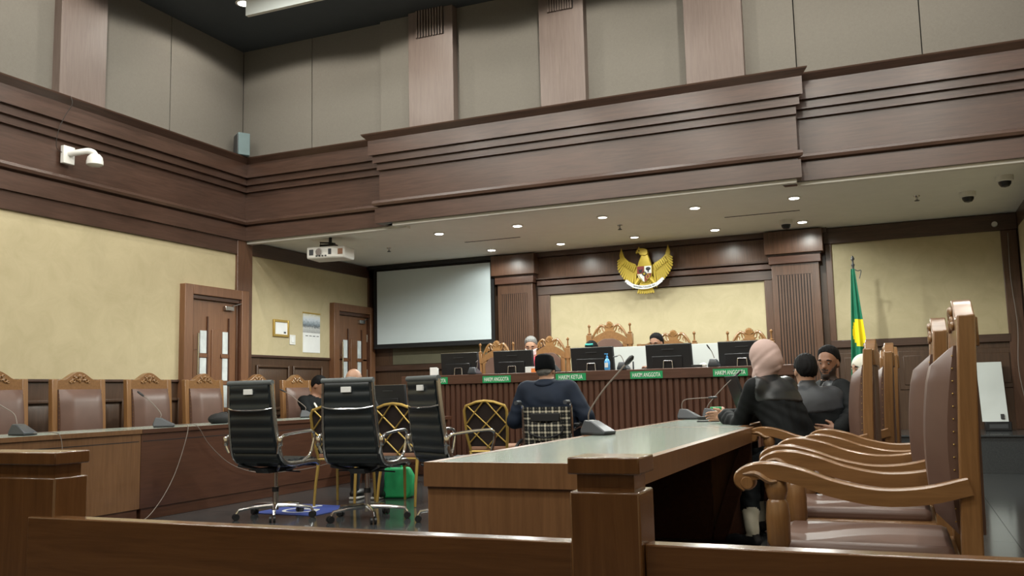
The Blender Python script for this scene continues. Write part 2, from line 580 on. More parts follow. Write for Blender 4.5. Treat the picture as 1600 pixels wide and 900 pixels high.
pan.add([(.002, -.31, .05), (.002, .31, .05), (.002, .31, .57), (.002, -.31, .57), (.026, -.25, .11), (.026, .25, .11), (.026, .25, .51), (.026, -.25, .51)],
        [(4, 5, 6, 7), (0, 1, 5, 4), (1, 2, 6, 5), (2, 3, 7, 6), (3, 0, 4, 7), (3, 2, 1, 0)])
pan_me = pan.mesh('wainscot_panel', M['wainscot'])
for k in range(9):
    for zz in (0.42,):
        put('wainscot_panel', pan_me, wl, .008, (XL, 1.3 + .85 * k if k < 9 else 0, zz))
for y in (10.22, 11.02):
    put('wainscot_panel', pan_me, wl, .008, (XL, y, 0.84))
    put('wainscot_panel', pan_me, wl, .008, (XL, y, 0.18))
# ---- fascia profile (outward, z)
PROF = [(-.2, 3.10), (.03, 3.10), (.03, 3.285), (.0, 3.29), (.0, 3.305), (.05, 3.315), (.06, 3.345), (.05, 3.375), (.02, 3.385), (-.03, 3.395), (-.03, 3.765), (.01, 3.765), (.01, 3.85),
        (.05, 3.85), (.05, 3.94), (.09, 3.94), (.09, 4.125), (.15, 4.185), (.155, 4.20), (-.2, 4.20)]


def fascia_x(name, x0, x1, y):          # runs along x, faces -y
    n = len(PROF)
    vs = [(x0 - max(p, 0), y - p, z) for p, z in PROF] + [(x1 + max(p, 0), y - p, z) for p, z in PROF]
    fs = [list(range(n)), list(range(2 * n - 1, n - 1, -1))] + [[i, (i + 1) % n, n + (i + 1) % n, n + i] for i in range(n)]
    return struct(MB().add(vs, fs).build(name, M['mahog_x'], smooth=0))


def fascia_y(name, y0, y1, x):          # runs along y, faces +x
    return struct(MB().prism([(x + p, z) for p, z in PROF], y0, y1, 'xz').build(name, M['mahog_y'], smooth=0))


fascia_y('trim_1', YB, 9.62, -7.96)
fascia_x('trim_2', -8.0, -5.75, 9.58)
fascia_x('trim_3', -5.76, -0.82, 9.37)
fascia_x('trim_4', -1.0, XR, 9.56)
# ---- upper walls with fabric panels and columns
wfu = struct(B(XL - .3, XR + .3, 9.68, 9.9, 3.13, 5.76).build('wall_front_upper', M['blackmat']))
for a, b, dy in ((-8.05, -6.925, 0), (-6.915, -5.84, 0), (-5.84, -5.39, .05), (-4.77, -3.64, 0), (-3.09, -1.94, 0), (-1.32, -.805, .02), (-.795, .395, 0), (.405, XR, 0)):
    B(a, b, 9.62 - dy, 9.69, 4.19, 5.76).build('fabric_panel', M['upper'], wfu)
for a, b in ((-5.39, -4.77), (-3.64, -3.09), (-1.94, -1.32)):
    c = B(a, b, 9.50, 9.69, 4.19, 5.76).build('column', M['column'], wfu, .004)
    w = b - a
    for k in range(10):
        x = a + .13 + (w - .27) * k / 9
        B(x - .011, x + .011, 9.475, 9.502, 5.41, 5.76).build('grille_slat', M['column'], c)
    B(a + .11, b - .12, 9.497, 9.501, 5.41, 5.76).build('grille_backing', M['blackmat'], c)
wlu = struct(B(XL - .35, XL - .12, YB, 9.69, 4.19, 5.76).build('wall_left_upper', M['blackmat']))
for a, b in ((YB, 4.2), (4.21, 6.60), (7.20, 8.275), (8.285, 9.62)):
    B(XL - .13, XL - .06, a, b, 4.19, 5.76).build('fabric_panel', M['upper'], wlu)
B(XL - .13, XL + .05, 6.60, 7.20, 4.19, 5.76).build('column', M['column'], wlu, .004)
# ---- upper ceiling
ceil = struct(B(XL - .35, XR + .3, YB - .3, 9.9, 5.76, 5.9).build('ceiling', M['dark_ceil']))
B(-6.68, -5.2, 8.00, 8.05, 5.40, 5.759).build('white_bulkhead', M['white_trim'], ceil)
# ---- soffit
sof = struct(B(XL - .2, XR + .2, 9.66, YF + .2, SOF, SOF + .2).build('ceiling_soffit', M['soffit']))
B(-7.98, -5.50, 9.60, 9.70, 3.065, 3.118).build('white_edge', M['white_trim'], sof)
B(-5.58, -0.85, 9.40, 9.48, 3.065, 3.118).build('white_edge', M['white_trim'], sof)
B(-5.7, -0.86, 9.45, 9.67, 3.1, 3.2).build('soffit_front', M['soffit'], sof)
B(-0.86, XR, 9.58, 9.67, 3.065, 3.118).build('white_edge', M['white_trim'], sof)
for a, b, y in ((-5.51, -4.67, 11.26), (-1.9, -1.0, 11.25)):
    B(a, b, y - .012, y + .012, SOF - .004, SOF + .001).build('slot_diffuser', M['blackmat'], sof)
# ---- front wall
wf = struct(B(XL - .2, XR + .2, YF, YF + .25, 0, SOF).build('wall_front', M['wainscot']))
B(-4.83, -1.66, YF - .015, YF, .9, 2.46).build('wallpaper', M['yellow'], wf)
B(-.76, 1.26, YF - .015, YF, 1.60, 2.90).build('wallpaper', M['yellow'], wf)
B(-7.6, -5.9, YF - .015, YF, 1.50, 1.78).build('olive_board', M['panel_grey'], wf)
B(-5.02, -1.5, YF - .05, YF, 2.47, 2.60).build('entablature_band', M['mahog_x'], wf, .005)
B(-5.02, -1.5, YF - .085, YF, 2.61, 2.69).build('entablature_moulding', M['bench_x'], wf, .008)
B(-5.02, -1.5, YF - .12, YF, 2.70, 2.725).build('entablature_moulding', M['mahog_x'], wf, .006)
B(-5.02, -1.5, YF - .05, YF, 2.725, 3.04).build('entablature_frieze', M['mahog_z'], wf)
B(-5.7, -0.8, YF - .13, YF, 3.045, 3.12).build('entablature_crown', M['mahog_x'], wf, .005)
for a, b in ((-5.02, -4.83), (-1.66, -1.5)):
    B(a, b, YF - .04, YF, .4, 2.47).build('jamb', M['mahog_z'], wf, .004)
for x0, x1 in ((-5.66, -5.04), (-1.56, -0.90)):
    p = B(x0 + .02, x1 - .02, YF - .16, YF, .42, 2.66).build('pilaster', M['mahog_z'], wf, .006)
    B(x0 - .01, x1 + .01, YF - .20, YF, 2.66, 2.77).build('capital_band', M['bench_x'], p, .006)
    B(x0 - .05, x1 + .05, YF - .25, YF, 2.79, 3.10).build('capital', M['mahog_z'], p, .006)
    B(x0 - .02, x1 + .02, YF - .21, YF, 2.77, 2.79).build('capital_groove', M['mahog_x'], p)
    B(x0 + .075, x1 - .115, YF - .163, YF - .15, .9, 2.51).build('flute_backing', M['blackmat'], p)
    n = 13
    for k in range(n):
        x = x0 + .085 + (x1 - x0 - .21) * k / (n - 1)
        B(x - .0125, x + .0125, YF - .172, YF - .158, .9, 2.505).build('slat', M['mahog_z'], p)
# right part of the front wall
B(-.86, XR, YF - .06, YF, 2.90, 3.11).build('head_beam', M['mahog_x'], wf, .006)
B(-.84, -.76, YF - .04, YF, .42, 2.90).build('panel_stile', M['mahog_z'], wf, .005)
B(1.26, 1.44, YF - .04, YF, .42, 2.90).build('panel_stile', M['mahog_z'], wf, .005)
B(-.84, 1.28, YF - .045, YF, 1.50, 1.60).build('dado_rail', M['mahog_x'], wf, .006)
pan2 = MB(); pan2.box(-.33, .33, -.014, 0, 0, .5); pan2.box(-.27, .27, -.026, 0, .06, .44)
p2 = pan2.mesh('wainscot_panel', M['wainscot'])
for x in (-.42, .30, 1.0):
    put('wainscot_panel', p2, wf, .008, (x if x < .9 else .98, YF, .93))
B(-8, -5.7, YF - .05, YF, 1.40, 1.49).build('dado_rail', M['mahog_x'], wf, .006)
# ---- right wall
wr = struct(MB().box(XR, XR + .25, YB, YF, 0, 5.76).build('wall_right', M['wainscot']))
B(XR - .012, XR, 9.8, 12.55, 1.6, 2.9).build('wallpaper', M['yellow'], wr)
B(XR - .012, XR, YB, 9.3, 1.25, 2.92).build('wallpaper', M['yellow'], wr)
B(XR - .04, XR, YB, 9.45, 2.92, 3.16).build('lower_band', M['mahog_y'], wr)
# ---- back wall behind the camera
wb = struct(B(XL - .3, XR + .3, YB - .25, YB, 0, 5.76).build('wall_back', M['wainscot']))
B(XL, XR, YB, YB + .012, 1.25, 5.7).build('wallpaper', M['yellow'], wb)


# ---- doors
def door(name, y0, y1, z0, z1):
    r = bpy.data.objects.new(name, None); COL.objects.link(r); struct(r)
    r.location = (XL, 0, 0)
    fw = .14
    B(0, .10, y0, y0 + fw, z0, z1).build('door_frame', M['door'], r, .006)
    B(0, .10, y1 - fw, y1, z0, z1).build('door_frame', M['door'], r, .006)
    B(0, .10, y0 + fw, y1 - fw, z1 - .12, z1).build('door_frame', M['door'], r, .006)
    B(0, .07, y0 + fw, y1 - fw, z1 - .17, z1 - .12).build('door_stop', M['desk_dark'], r, .004)
    B(0, .08, y0 + fw, y0 + fw + .02, z0, z1 - .12).build('door_stop', M['desk_dark'], r)
    B(0, .08, y1 - fw - .02, y1 - fw, z0, z1 - .12).build('door_stop', M['desk_dark'], r)
    a, b = y0 + fw + .022, y1 - fw - .022
    w = b - a
    top = z1 - .175
    leaf = B(.012, .03, a, b, z0, top).build('door_leaf', M['door'], r)
    gl = [(a + .2 * w, a + .33 * w), (a + .68 * w, a + .79 * w)]
    for g0, g1 in gl:
        zz = top - .38
        while zz > z0 + .3:
            B(.032, .040, g0, g1, zz - .28, zz).build('glass_pane', M['glass'], leaf)
            B(.03, .047, g0 - .03, g1 + .05, zz - .335, zz - .285).build('glazing_bar', M['door'], leaf, .004)
            zz -= .34
        B(.03, .05, g1 + .006, g1 + .022, z0 + .2, top - .2).build('glazing_bar', M['desk_dark'], leaf)
    B(.03, .045, a + .44 * w, a + .62 * w, z0 + .2, top - .36).build('middle_board', M['door'], leaf, .004)
    h = MB()
    h.tube([(.085, a + .10 * w, z0 + .7), (.085, a + .10 * w, top - .42)], .014, 10)
    for zz in (z0 + .85, top - .62):
        h.tube([(.03, a + .10 * w, zz), (.085, a + .10 * w, zz)], .009)
    h.build('pull_handle', M['chrome'], leaf)
    c = MB()
    c.box(.03, .075, b - .26, b - .10, top - .10, top - .045)
    c.bar((.085, b - .14, top - .04), (.085, b + .04, top + .01), .02, .012)
    c.build('door_closer', M['alu'], leaf, .003)
    for zz in (top - .33, z0 + .95):
        MB().tube([(.04, b + .004, zz - .06), (.04, b + .004, zz + .06)], .009).build('hinge', M['alu'], leaf)
    return r


door('door_1', 8.43, 9.60, 0.0, 2.42)
door('door_2', 11.57, 12.74, 0.42, 2.44)


# ================================================================== FIXTURES
def downlight(x, y, z, lab, mat, r=.075):
    t = thing('recessed_downlight', lab, 'ceiling light', (x, y, z))
    t['group'] = 'recessed ceiling downlights'
    MB().lathe([(r * .72, -.002), (r, -.002), (r * 1.02, -.010), (r * .80, -.014), (r * .72, -.012)], n=20).build('trim_ring', M['white_trim'], t)
    MB().lathe([(1e-3, -.016), (r * .7, -.0165), (r * .7, -.004), (1e-3, -.004)], n=16).build('lens', mat, t)
    return t


ordn = ['leftmost', 'second from the left', 'middle', 'second from the right', 'rightmost']
for i, (x, y) in enumerate(SOFFIT_LIGHTS):
    row = 'nearer row' if i < 5 else 'row nearer the back wall'
    dim = i in SOFFIT_DIM
    downlight(x, y, SOF, ('dimmer' if dim else 'bright') + ' round downlight in white soffit, ' + row + ', ' + ordn[i % 5], M['lamp_dim'] if dim else M['lamp'])
downlight(-7.0, 8.35, 5.76, 'round downlight in dark upper ceiling above the corner speaker', M['lamp'], .1)


def dome_cam(x, y, lab, mat_b):
    t = thing('dome_camera', lab, 'security camera', (x, y, SOF))
    MB().lathe([(.085, 0), (.085, -.05), (.07, -.06), (1e-3, -.06)], n=20).build('housing', M['white_trim'], t)
    MB().lathe([(.062, -.058), (.058, -.085), (.04, -.11), (1e-3, -.12)], n=18).build('dome', mat_b, t)


dome_cam(-1.23, 11.85, 'dark dome camera beside the downlight over the right pilaster', M['black'])
dome_cam(.81, 11.12, 'white dome camera in the soffit left of the ceiling corner camera', M['black'])
dome_cam(1.11, 10.43, 'white dome camera nearest the fascia at upper right', M['black'])
for x, y, lab in ((-3.21, 11.1, 'small sprinkler head in the soffit above the golden eagle'), (.29, 11.05, 'small sprinkler head in the soffit near the flag'),
                  (-6.66, 11.12, 'small sprinkler head in the soffit behind the projector')):
    t = thing('sprinkler_head', lab, 'sprinkler', (x, y, SOF))
    MB().lathe([(.035, 0), (.03, -.012), (.012, -.02), (.012, -.045), (.02, -.05), (1e-3, -.05)], n=12).build('stem', M['alu'], t)
    MB().lathe([(1e-3, -.052), (.028, -.054), (.028, -.06), (1e-3, -.06)], n=12).build('deflector', M['darkgrey'], t)
# bullet camera in the far right corner
t = thing('corner_camera', 'small pale bullet camera in the far right ceiling corner', 'security camera', (1.2, 12.70, 2.98))
MB().lathe([(.03, 0), (.035, .02), (.035, .12), (.028, .13)], n=14, axis='y').build('barrel', M['white'], t)
B(-.02, .02, .05, .09, .02, .13).build('bracket', M['white'], t)
# wall camera on left fascia
t = thing('wall_camera', 'white dome camera on bracket fixed to the left wall fascia', 'security camera', (-7.96, 6.72, 3.60))
B(0, .05, -.07, .07, -.09, .10).build('back_plate', M['white'], t, .006)
MB().tube(curve_pts([(.03, 0, .02), (.14, .03, .03), (.22, .09, .05), (.25, .14, .03), (.25, .15, -.02)], 14), .032, 10).build('bracket_arm', M['white'], t)
MB().lathe([(.05, .05), (.075, .02), (.085, -.03), (.085, -.06), (.06, -.075), (1e-3, -.08)], (.25, .15, -.03), 18).build('camera_head', M['white'], t)
# cable along fascia by the camera
o = MB().tube(curve_pts([(-7.81, 6.62, 4.205), (-7.80, 6.64, 4.12), (-7.86, 6.60, 3.98), (-7.90, 6.56, 3.80), (-7.935, 6.58, 3.66), (-7.94, 6.66, 3.62)], 20), .004, 6).build('camera_cable', M['dark_cable'])
tag(o, 'thin cable running down the fascia to the white wall camera', 'cable')
# speaker on ledge in corner
t = thing('corner_speaker', 'blue grey loudspeaker box on the fascia ledge in the room corner', 'speaker', (-7.86, 9.36, 4.203), rad(-35))
MB().prism([(-.11, -.07), (.11, -.07), (.09, .09), (-.09, .09)], 0, .30, 'xy').build('cabinet', M['speaker'], t, .008)
B(-.09, .09, -.078, -.068, .02, .28).build('grille', M['darkgrey'], t)
# projector
t = thing('ceiling_projector', 'white projector hanging from the soffit on a black mount', 'projector', (-6.88, 9.98, 2.82), rad(8))
t.scale = (.86, .86, .93)
pb = MB().prism([(-.31, -.19), (.14, -.19), (.19, -.15), (.31, -.15), (.31, .22), (-.31, .22)], 0.0, .17, 'xy').build('body', M['white'], t, .025)
for x0, x1 in ((-.26, -.19), (.06, .11)):
    B(x0, x1, -.196, -.188, .05, .13).build('vent_grille', M['grey'], pb)
B(.20, .28, -.156, -.148, .05, .13).build('vent_grille', M['seat_pink'], pb)
MB().lathe([(.05, -.02), (.055, 0), (.05, .01), (1e-3, .01)], (-.09, -.20, .09), 16, axis='y').build('lens', M['chrome'], pb)
for k in range(4):
    B(-.15 + .05 * k, -.12 + .05 * k, -.197, -.188, .025, .045).build('port', M['darkgrey'], pb)
m = MB(); m.tube([(0, 0, .16), (0, 0, .32)], .025, 10); m.box(-.14, .10, -.08, .06, .17, .215)
m.tube([(-.11, -.06, .16), (-.13, -.09, .24), (0, 0, .24)], .012); m.tube([(.11, -.06, .16), (.1, -.05, .22), (0, 0, .24)], .012)
m.build('ceiling_mount', M['black'], t)
# projection screen
t = thing('projection_screen', 'large pale projection screen with black border on the front wall', 'projection screen', (-6.77, 12.62, 0))
B(-1.02, 1.02, .0, .006, 1.83, 3.02).build('screen_sheet', M['screen'], t)
b = MB(); b.box(-1.08, -1.02, -.002, .008, 1.78, 3.06); b.box(1.02, 1.08, -.002, .008, 1.78, 3.06); b.box(-1.02, 1.02, -.002, .008, 1.78, 1.83); b.box(-1.02, 1.02, -.002, .008, 3.02, 3.06)
b.build('black_border', M['blackmat'], t)
B(-1.16, 1.16, -.05, .06, 3.055, 3.118).build('screen_case', M['black'], t, .008)
B(-1.08, 1.08, -.012, .014, 1.755, 1.785).build('weight_bar', M['black'], t, .004)
# wall items on left wall beyond the corner
t = thing('picture_frame', 'small gold framed certificate on the left wall near the far door', 'picture frame', (XL + .012, 10.375, 1.98))
f = MB()
for a in ((0, .025, -.175, -.14, -.12, .12), (0, .025, .14, .175, -.12, .12), (0, .025, -.14, .14, -.12, -.085), (0, .025, -.14, .14, .085, .12)):
    f.box(*a)
f.build('frame', M['gold'], t, .004)
B(0, .012, -.14, .14, -.085, .085).build('certificate', M['paper'], t)
B(.012, .0125, .06, .11, -.07, -.045).build('seal', M['grey'], t)
t = thing('wall_switch', 'white rectangular wall switch beside the gold framed certificate', 'switch', (XL + .012, 10.64, 1.83))
B(0, .014, -.065, .065, -.07, .07).build('plate', M['white'], t, .004)
B(.014, .02, -.03, .03, -.04, .04).build('rocker', M['paper'], t, .003)
t = thing('wall_calendar', 'tall wall calendar with a photo of buildings above blank white page', 'calendar', (XL + .012, 11.1, 0))
B(0, .008, -.21, .21, 1.66, 1.95).build('date_page', M['paper'], t)
B(0, .008, -.21, .21, 1.95, 2.24).build('picture_page', M['print'], t)
B(0, .012, -.215, .215, 2.23, 2.25).build('binding_strip', M['gold'], t)
for k in range(4):
    B(.008, .0086, -.15 + .09 * k, -.09 + .09 * k, 1.90, 1.91).build('print_line', M['grey'], t)

# ---- eagle emblem
def eagle():
    t = thing('eagle_emblem', 'golden eagle coat of arms with shield and white ribbon on front wall', 'emblem', (-3.29, 12.60, 2.36))
    bd = MB()
    bd.prism([(-.10, .25), (-.115, .38), (-.09, .48), (-.055, .55), (-.055, .60), (.005, .64), (.05, .60), (.075, .52), (.10, .42), (.115, .34), (.10, .24), (.06, .16), (-.06, .16)], -.03, .03)
    bd.build('body', M['gilt'], t, .012)
    hd = MB()
    hd.prism([(-.055, .57), (-.075, .60), (-.10, .605), (-.118, .59), (-.122, .62), (-.105, .648), (-.085, .672), (-.075, .70), (-.06, .675), (-.02, .672), (.03, .66), (.055, .635), (.06, .585), (.02, .56)], -.045, .02)
    h = hd.build('head', M['gilt'], t, .008)
    MB().blob((-.07, -.05, .635), (.009, .006, .009)).build('eye', M['shield_black'], h)
    for s in (-1, 1):
        w = MB()
        w.prism([(s * .10, .37), (s * .14, .45), (s * .24, .50), (s * .30, .56), (s * .345, .70), (s * .375, .60), (s * .36, .45), (s * .30, .35), (s * .16, .30)], -.012, .02)
        wo = w.build('wing', M['gilt'], t, .006)
        nf = 13
        for k in range(nf):
            u = k / (nf - 1)
            ax, az = s * (.13 + .20 * u ** .8), .34 + .20 * u
            ang = rad(-78 + 66 * u)
            L = .19 + .05 * sin(pi * u)
            ex, ez = ax + s * cos(ang) * L * .55, az + sin(ang) * L
            ex = s * min(abs(ex), .40 - .0 * u)
            MB().prism([(ax - s * .012, az + .012), (ax + s * .02, az + .02), (ex + s * .014, ez + .014), (ex, ez - .006), (ex - s * .016, ez + .008)], -.028 + .001 * k, -.008).build('feather', M['gilt'], wo, .003)
        for k in range(7):
            u = k / 6
            MB().prism([(s * (.12 + .15 * u), .42 + .10 * u), (s * (.15 + .15 * u), .43 + .10 * u), (s * (.18 + .16 * u), .33 + .12 * u), (s * (.155 + .16 * u), .335 + .11 * u)], -.038, -.012).build('feather', M['gilt'], wo, .003)
        MB().tube([(s * .07, -.01, .24), (s * .13, -.03, .165), (s * .15, -.04, .135)], [.045, .03, .02], 8).build('leg', M['gilt'], t)
        for q in (-1, 0, 1):
            MB().tube([(s * .14, -.045, .14), (s * .14 + q * .03, -.062, .115), (s * .14 + q * .035, -.055, .085)], [.013, .011, .005], 6).build('claw', M['gilt'], t)
    tl = bpy.data.objects.new('tail', MB().prism([(-.06, .20), (.06, .20), (.10, .04), (-.10, .04)], -.015, .015).mesh('tail', M['gilt']))
    COL.objects.link(tl); tl.parent = t
    for k in range(8):
        x = (k - 3.5) / 3.5
        MB().prism([(x * .06 - .012, .2), (x * .06 + .012, .2), (x * .112 + .016, .02 + .01 * abs(x)), (x * .112, .0 + .012 * abs(x)), (x * .112 - .016, .02 + .01 * abs(x))], -.024, -.006).build('tail_feather', M['gilt'], tl, .003)
    # shield
    sh = MB().prism([(-.115, .415), (.115, .415), (.115, .30), (.09, .235), (.0, .165), (-.09, .235), (-.115, .30)], -.055, -.03).build('shield', M['gilt'], t, .004)
    q = lambda pts, m: MB().prism(pts, -.060, -.052).build('quarter', M[m], sh)
    q([(-.105, .405), (-.004, .405), (-.004, .30), (-.105, .30)], 'shield_red')
    q([(.004, .405), (.105, .405), (.105, .30), (.004, .30)], 'paper')
    q([(-.103, .295), (-.004, .295), (-.004, .178), (-.082, .24)], 'paper')
    q([(.103, .295), (.004, .295), (.004, .178), (.082, .24)], 'shield_red')
    MB().prism([(.035 * cos(2 * pi * k / 8) + .0, .295 + .035 * sin(2 * pi * k / 8)) for k in range(8)], -.064, -.058).build('quarter', M['shield_black'], sh)
    MB().prism([((.026 if k % 2 == 0 else .011) * sin(2 * pi * k / 10), .295 + (.026 if k % 2 == 0 else .011) * cos(2 * pi * k / 10)) for k in range(10)], -.068, -.062).build('star', M['gilt'], sh)
    # bull head, banyan tree, rice stalk, chain
    MB().prism([(-.085, .375), (-.07, .355), (-.04, .355), (-.025, .375), (-.03, .345), (-.04, .315), (-.07, .315), (-.08, .345)], -.064, -.058).build('bull_head', M['shield_black'], sh)
    bt = MB(); bt.blob((.058, -.06, .365), (.036, .006, .026)); bt.box(.05, .066, -.064, -.058, .315, .35); bt.build('banyan_tree', M['shield_black'], sh)
    MB().tube([(-.085, -.062, .285), (-.06, -.063, .235), (-.03, -.062, .21)], .006, 6).build('rice_stalk', M['gilt'], sh)
    MB().tube([(.05 + .022 * cos(a), -.062, .25 + .032 * sin(a)) for a in [2 * pi * k / 14 for k in range(15)]], .006, 6).build('chain_ring', M['gilt'], sh)
    # ribbon
    rb = MB()
    top, bot = [], []
    for k in range(21):
        u = -1 + 2 * k / 20
        x = u * .17
        top.append((x, .125 + .035 * u * u - .0)); bot.append((x, .072 + .035 * u * u))
    rb.prism(top + bot[::-1], -.085, -.078)
    ro = rb.build('ribbon', M['paper'], t)
    for s in (-1, 1):
        MB().prism([(s * .165, .155), (s * .165, .10), (s * .26, .165), (s * .27, .19), (s * .29, .19), (s * .275, .225), (s * .25, .222)], -.07, -.063).build('ribbon_end', M['paper'], ro)
    me = text_mesh('BHINNEKA TUNGGAL IKA', .034, M['shield_black'], .0006, .78)
    for v in me.vertices:
        u = v.co.x / .17
        v.co.z += .098 + .035 * u * u
        v.co.y -= .087
    put('lettering', me, ro)


eagle()

# ================================================================== JUDGES' BENCH
bench = thing('judges_bench', 'long fluted mahogany judges bench on the raised platform', 'bench', (-3.5, 10.2, 0))
bx0, bx1 = -2.42, 2.45
B(bx0, bx1, -.03, .09, 1.13, 1.245).build('front_cap', M['bench_x'], bench, .006)
B(bx0, bx1, .09, .78, 1.16, 1.20).build('counter', M['bench_x'], bench, .004)
B(bx0 + .03, bx1 - .03, .025, .08, .003, 1.13).build('front_panel', M['bench'], bench)
for s in (bx0, bx1 - .05):
    B(s, s + .05, .03, .78, .424 if 0 else .003, 1.16).build('end_panel', M['bench'], bench) if False else B(s, s + .05, .03, .115, .003, 1.13).build('end_panel', M['bench'], bench)
B(bx0 + .02, bx1 - .02, -.005, .04, .003, .12).build('plinth', M['bench_x'], bench, .004)
ns = 66
sl = MB().prism([(-.0345, .030), (-.031, .010), (-.020, .0), (.020, .0), (.031, .010), (.0345, .030)], .12, 1.128, 'xy').mesh('slat', M['bench'])
for k in range(ns):
    put('slat', sl, bench, loc=(bx0 + .06 + (bx1 - bx0 - .12) * k / (ns - 1), 0, 0))

sign_me = B(-.19, .19, -.003, .003, -.042, .042).mesh('plate', M['green_sign'])
sign_b = B(-.186, .186, -.0042, -.002, -.038, .038).mesh('plate_border', M['green_sign'])
for x, wrd, lab in ((-5.44, 'HAKIM ANGGOTA', 'green sign reading HAKIM ANGGOTA at the left end of the bench, behind office chair'),
                    (-4.575, 'HAKIM ANGGOTA', 'green sign reading HAKIM ANGGOTA left of the wheelchair user'),
                    (-3.61, 'HAKIM KETUA', 'green sign reading HAKIM KETUA at the bench centre'),
                    (-2.69, 'HAKIM ANGGOTA', 'green sign reading HAKIM ANGGOTA right of the hand gel bottle'),
                    (-1.74, 'HAKIM ANGGOTA', 'rightmost green sign reading HAKIM ANGGOTA beside the pink headscarf')):
    t = thing('name_sign', lab, 'sign', (x, 10.166, 1.178))
    put('plate', sign_me, t)
    me = text_mesh(wrd, .068, M['sign_text'], .001, 1.0)
    xs = [v.co.x for v in me.vertices]; zs = [v.co.z for v in me.vertices]
    w_, h_ = max(xs) - min(xs), max(zs) - min(zs)
    fw_ = .33 if 'ANG' in wrd else .30
    for v in me.vertices:
        v.co.x = (v.co.x - (max(xs) + min(xs)) / 2) * fw_ / w_
        v.co.z = (v.co.z - (max(zs) + min(zs)) / 2) * .050 / h_
    put('lettering', me, t, loc=(0, -.0045, 0))


def monitor(lab, loc, rotz, w=.55, h=.33, stand=True, z=0):
    """screen faces +y local, we look at its back"""
    t = thing('monitor', lab, 'monitor', loc, rotz)
    tilt = .05
    p = MB(); p.prism([(.0, .02), (.035, .02), (.035 - tilt, .02 + h), (.02 - tilt, .02 + h)], -w / 2, w / 2, 'yz')
    b = p.build('back_cover', M['black'], t, .006)
    MB().prism([(.034, .02), (.046, .02), (.046 - tilt, .024 + h), (.034 - tilt, .024 + h)], -w / 2 - .004, w / 2 + .004, 'yz').build('screen_bezel', M['darkgrey'], t)
    B(-w / 2, w / 2, -.02, -.004, .018 + h, .024 + h).build('top_edge', M['alu'], t)
    MB().prism([(-.012, .03), (0.002, .03), (-.02, h * .62), (-.034, h * .62)], -w * .36, w * .30, 'yz').build('back_bulge', M['black'], b, .006)
    B(-.07, .07, -.028 - .02, -.02 - .02, h * .86, h * .875).build('logo_bar', M['darkgrey'], b)
    st = MB()
    pts = [(-.06, -.05, 0.004), (-.05, -.045, .135), (.05, -.045, .135), (.06, -.05, .004)]
    for a, c in zip(pts[:-1], pts[1:]):
        st.tube([a, c], .007, 8)
    st.build('stand_loop', M['alu'], t)
    B(-.10, .10, -.10, .06, 0, .008).build('foot', M['black'], t, .002)
    return t


CT = 1.247
for x, lab in ((-5.22, 'leftmost black monitor on the bench, seen from behind, by the white card'),
               (-4.47, 'black monitor seen from behind, in front of the grey haired judge'),
               (-3.43, 'black monitor seen from behind, beside the blue gel bottle'),
               (-2.49, 'black monitor seen from behind, in front of the dark haired judge'),
               (-1.64, 'rightmost black monitor on the bench, beside the pink headscarf')):
    monitor(lab, (x, 10.46, 1.202), rad(-4), .55, .31)


def mic(lab, loc, rotz, neck, head_r=.013, mat='grey'):
    """wedge conference unit; neck = local control points"""
    t = thing('conference_microphone', lab, 'microphone', loc, rotz)
    m = MB()
    m.prism([(-.09, 0), (.09, 0), (.095, .012), (-.02, .075), (-.075, .08), (-.095, .02)], -.06, .06, 'xz')
    # taper
    m.v = [(x, y * (1 - .35 * max(0, z) / .08), z + .008) for x, y, z in m.v]
    m.build('base_unit', M[mat], t, .012)
    B(-.088, .088, -.058, .058, 0, .010).build('base_foot', M['black'], t, .003)
    MB().tube(curve_pts(neck, 18), .0045, 6).build('gooseneck', M['cable'], t)
    a, b = Vector(neck[-2]), Vector(neck[-1])
    d = (b - a).normalized()
    MB().tube([b - d * .01, b + d * .01, b + d * .05, b + d * .065], [.007, head_r, head_r, .006], 8).build('microphone_head', M['black'], t)
    return t


def paperbox(name, lab, cat, loc, rotz, parts):
    t = thing(name, lab, cat, loc, rotz)
    for nm, dims, mt in parts:
        B(*dims).build(nm, M[mt], t, .002)
    return t


# things on the bench
paperbox('card_stand', 'white folded card standing at the left end of the bench', 'card', (-5.52, 10.32, 1.202), rad(10), [('card_front', (-.05, .05, -.03, -.026, 0, .15), 'paper'), ('card_back', (-.05, .05, .02, .024, 0, .14), 'paper')])
paperbox('tissue_box', 'orange and white tissue box on the bench beside the second monitor', 'box', (-4.13, 10.26, 1.247), rad(5), [('carton', (-.085, .085, -.04, .04, 0, .07), 'paper'), ('orange_print', (-.01, .086, -.041, .041, 0, .05), 'orange')])
t = thing('gel_bottle', 'blue pump bottle of hand gel on the bench', 'bottle', (-3.17, 10.22, 1.247))
MB().lathe([(.030, 0), (.034, .01), (.034, .10), (.022, .125), (.012, .135), (.012, .145)], n=14).build('bottle_body', M['blue_bottle'], t)
MB().lathe([(.014, .145), (.014, .16), (.006, .165), (.006, .185)], n=10).build('pump_collar', M['blue_bottle'], t)
B(-.03, .012, -.007, .007, .183, .195).build('pump_nozzle', M['blue_bottle'], t, .002)
B(-.02, .02, -.036, -.0335, .03, .085).build('bottle_label', M['paper'], t)
t = thing('white_partition', 'white low partition board on the bench between the monitors', 'partition', (-2.5, 10.86, 1.202))
for x0, x1 in ((-.88, .02), (.03, .80)):
    B(x0, x1, 0, .012, 0, .34).build('board', M['board_white'], t, .002)
paperbox('calendar_stand', 'small white desk calendar on the bench by the gel bottle', 'calendar', (-2.96, 10.36, 1.202), rad(-12), [('page', (-.07, .07, -.02, -.016, 0, .15), 'paper'), ('backing', (-.07, .07, .02, .024, 0, .14), 'grey')])
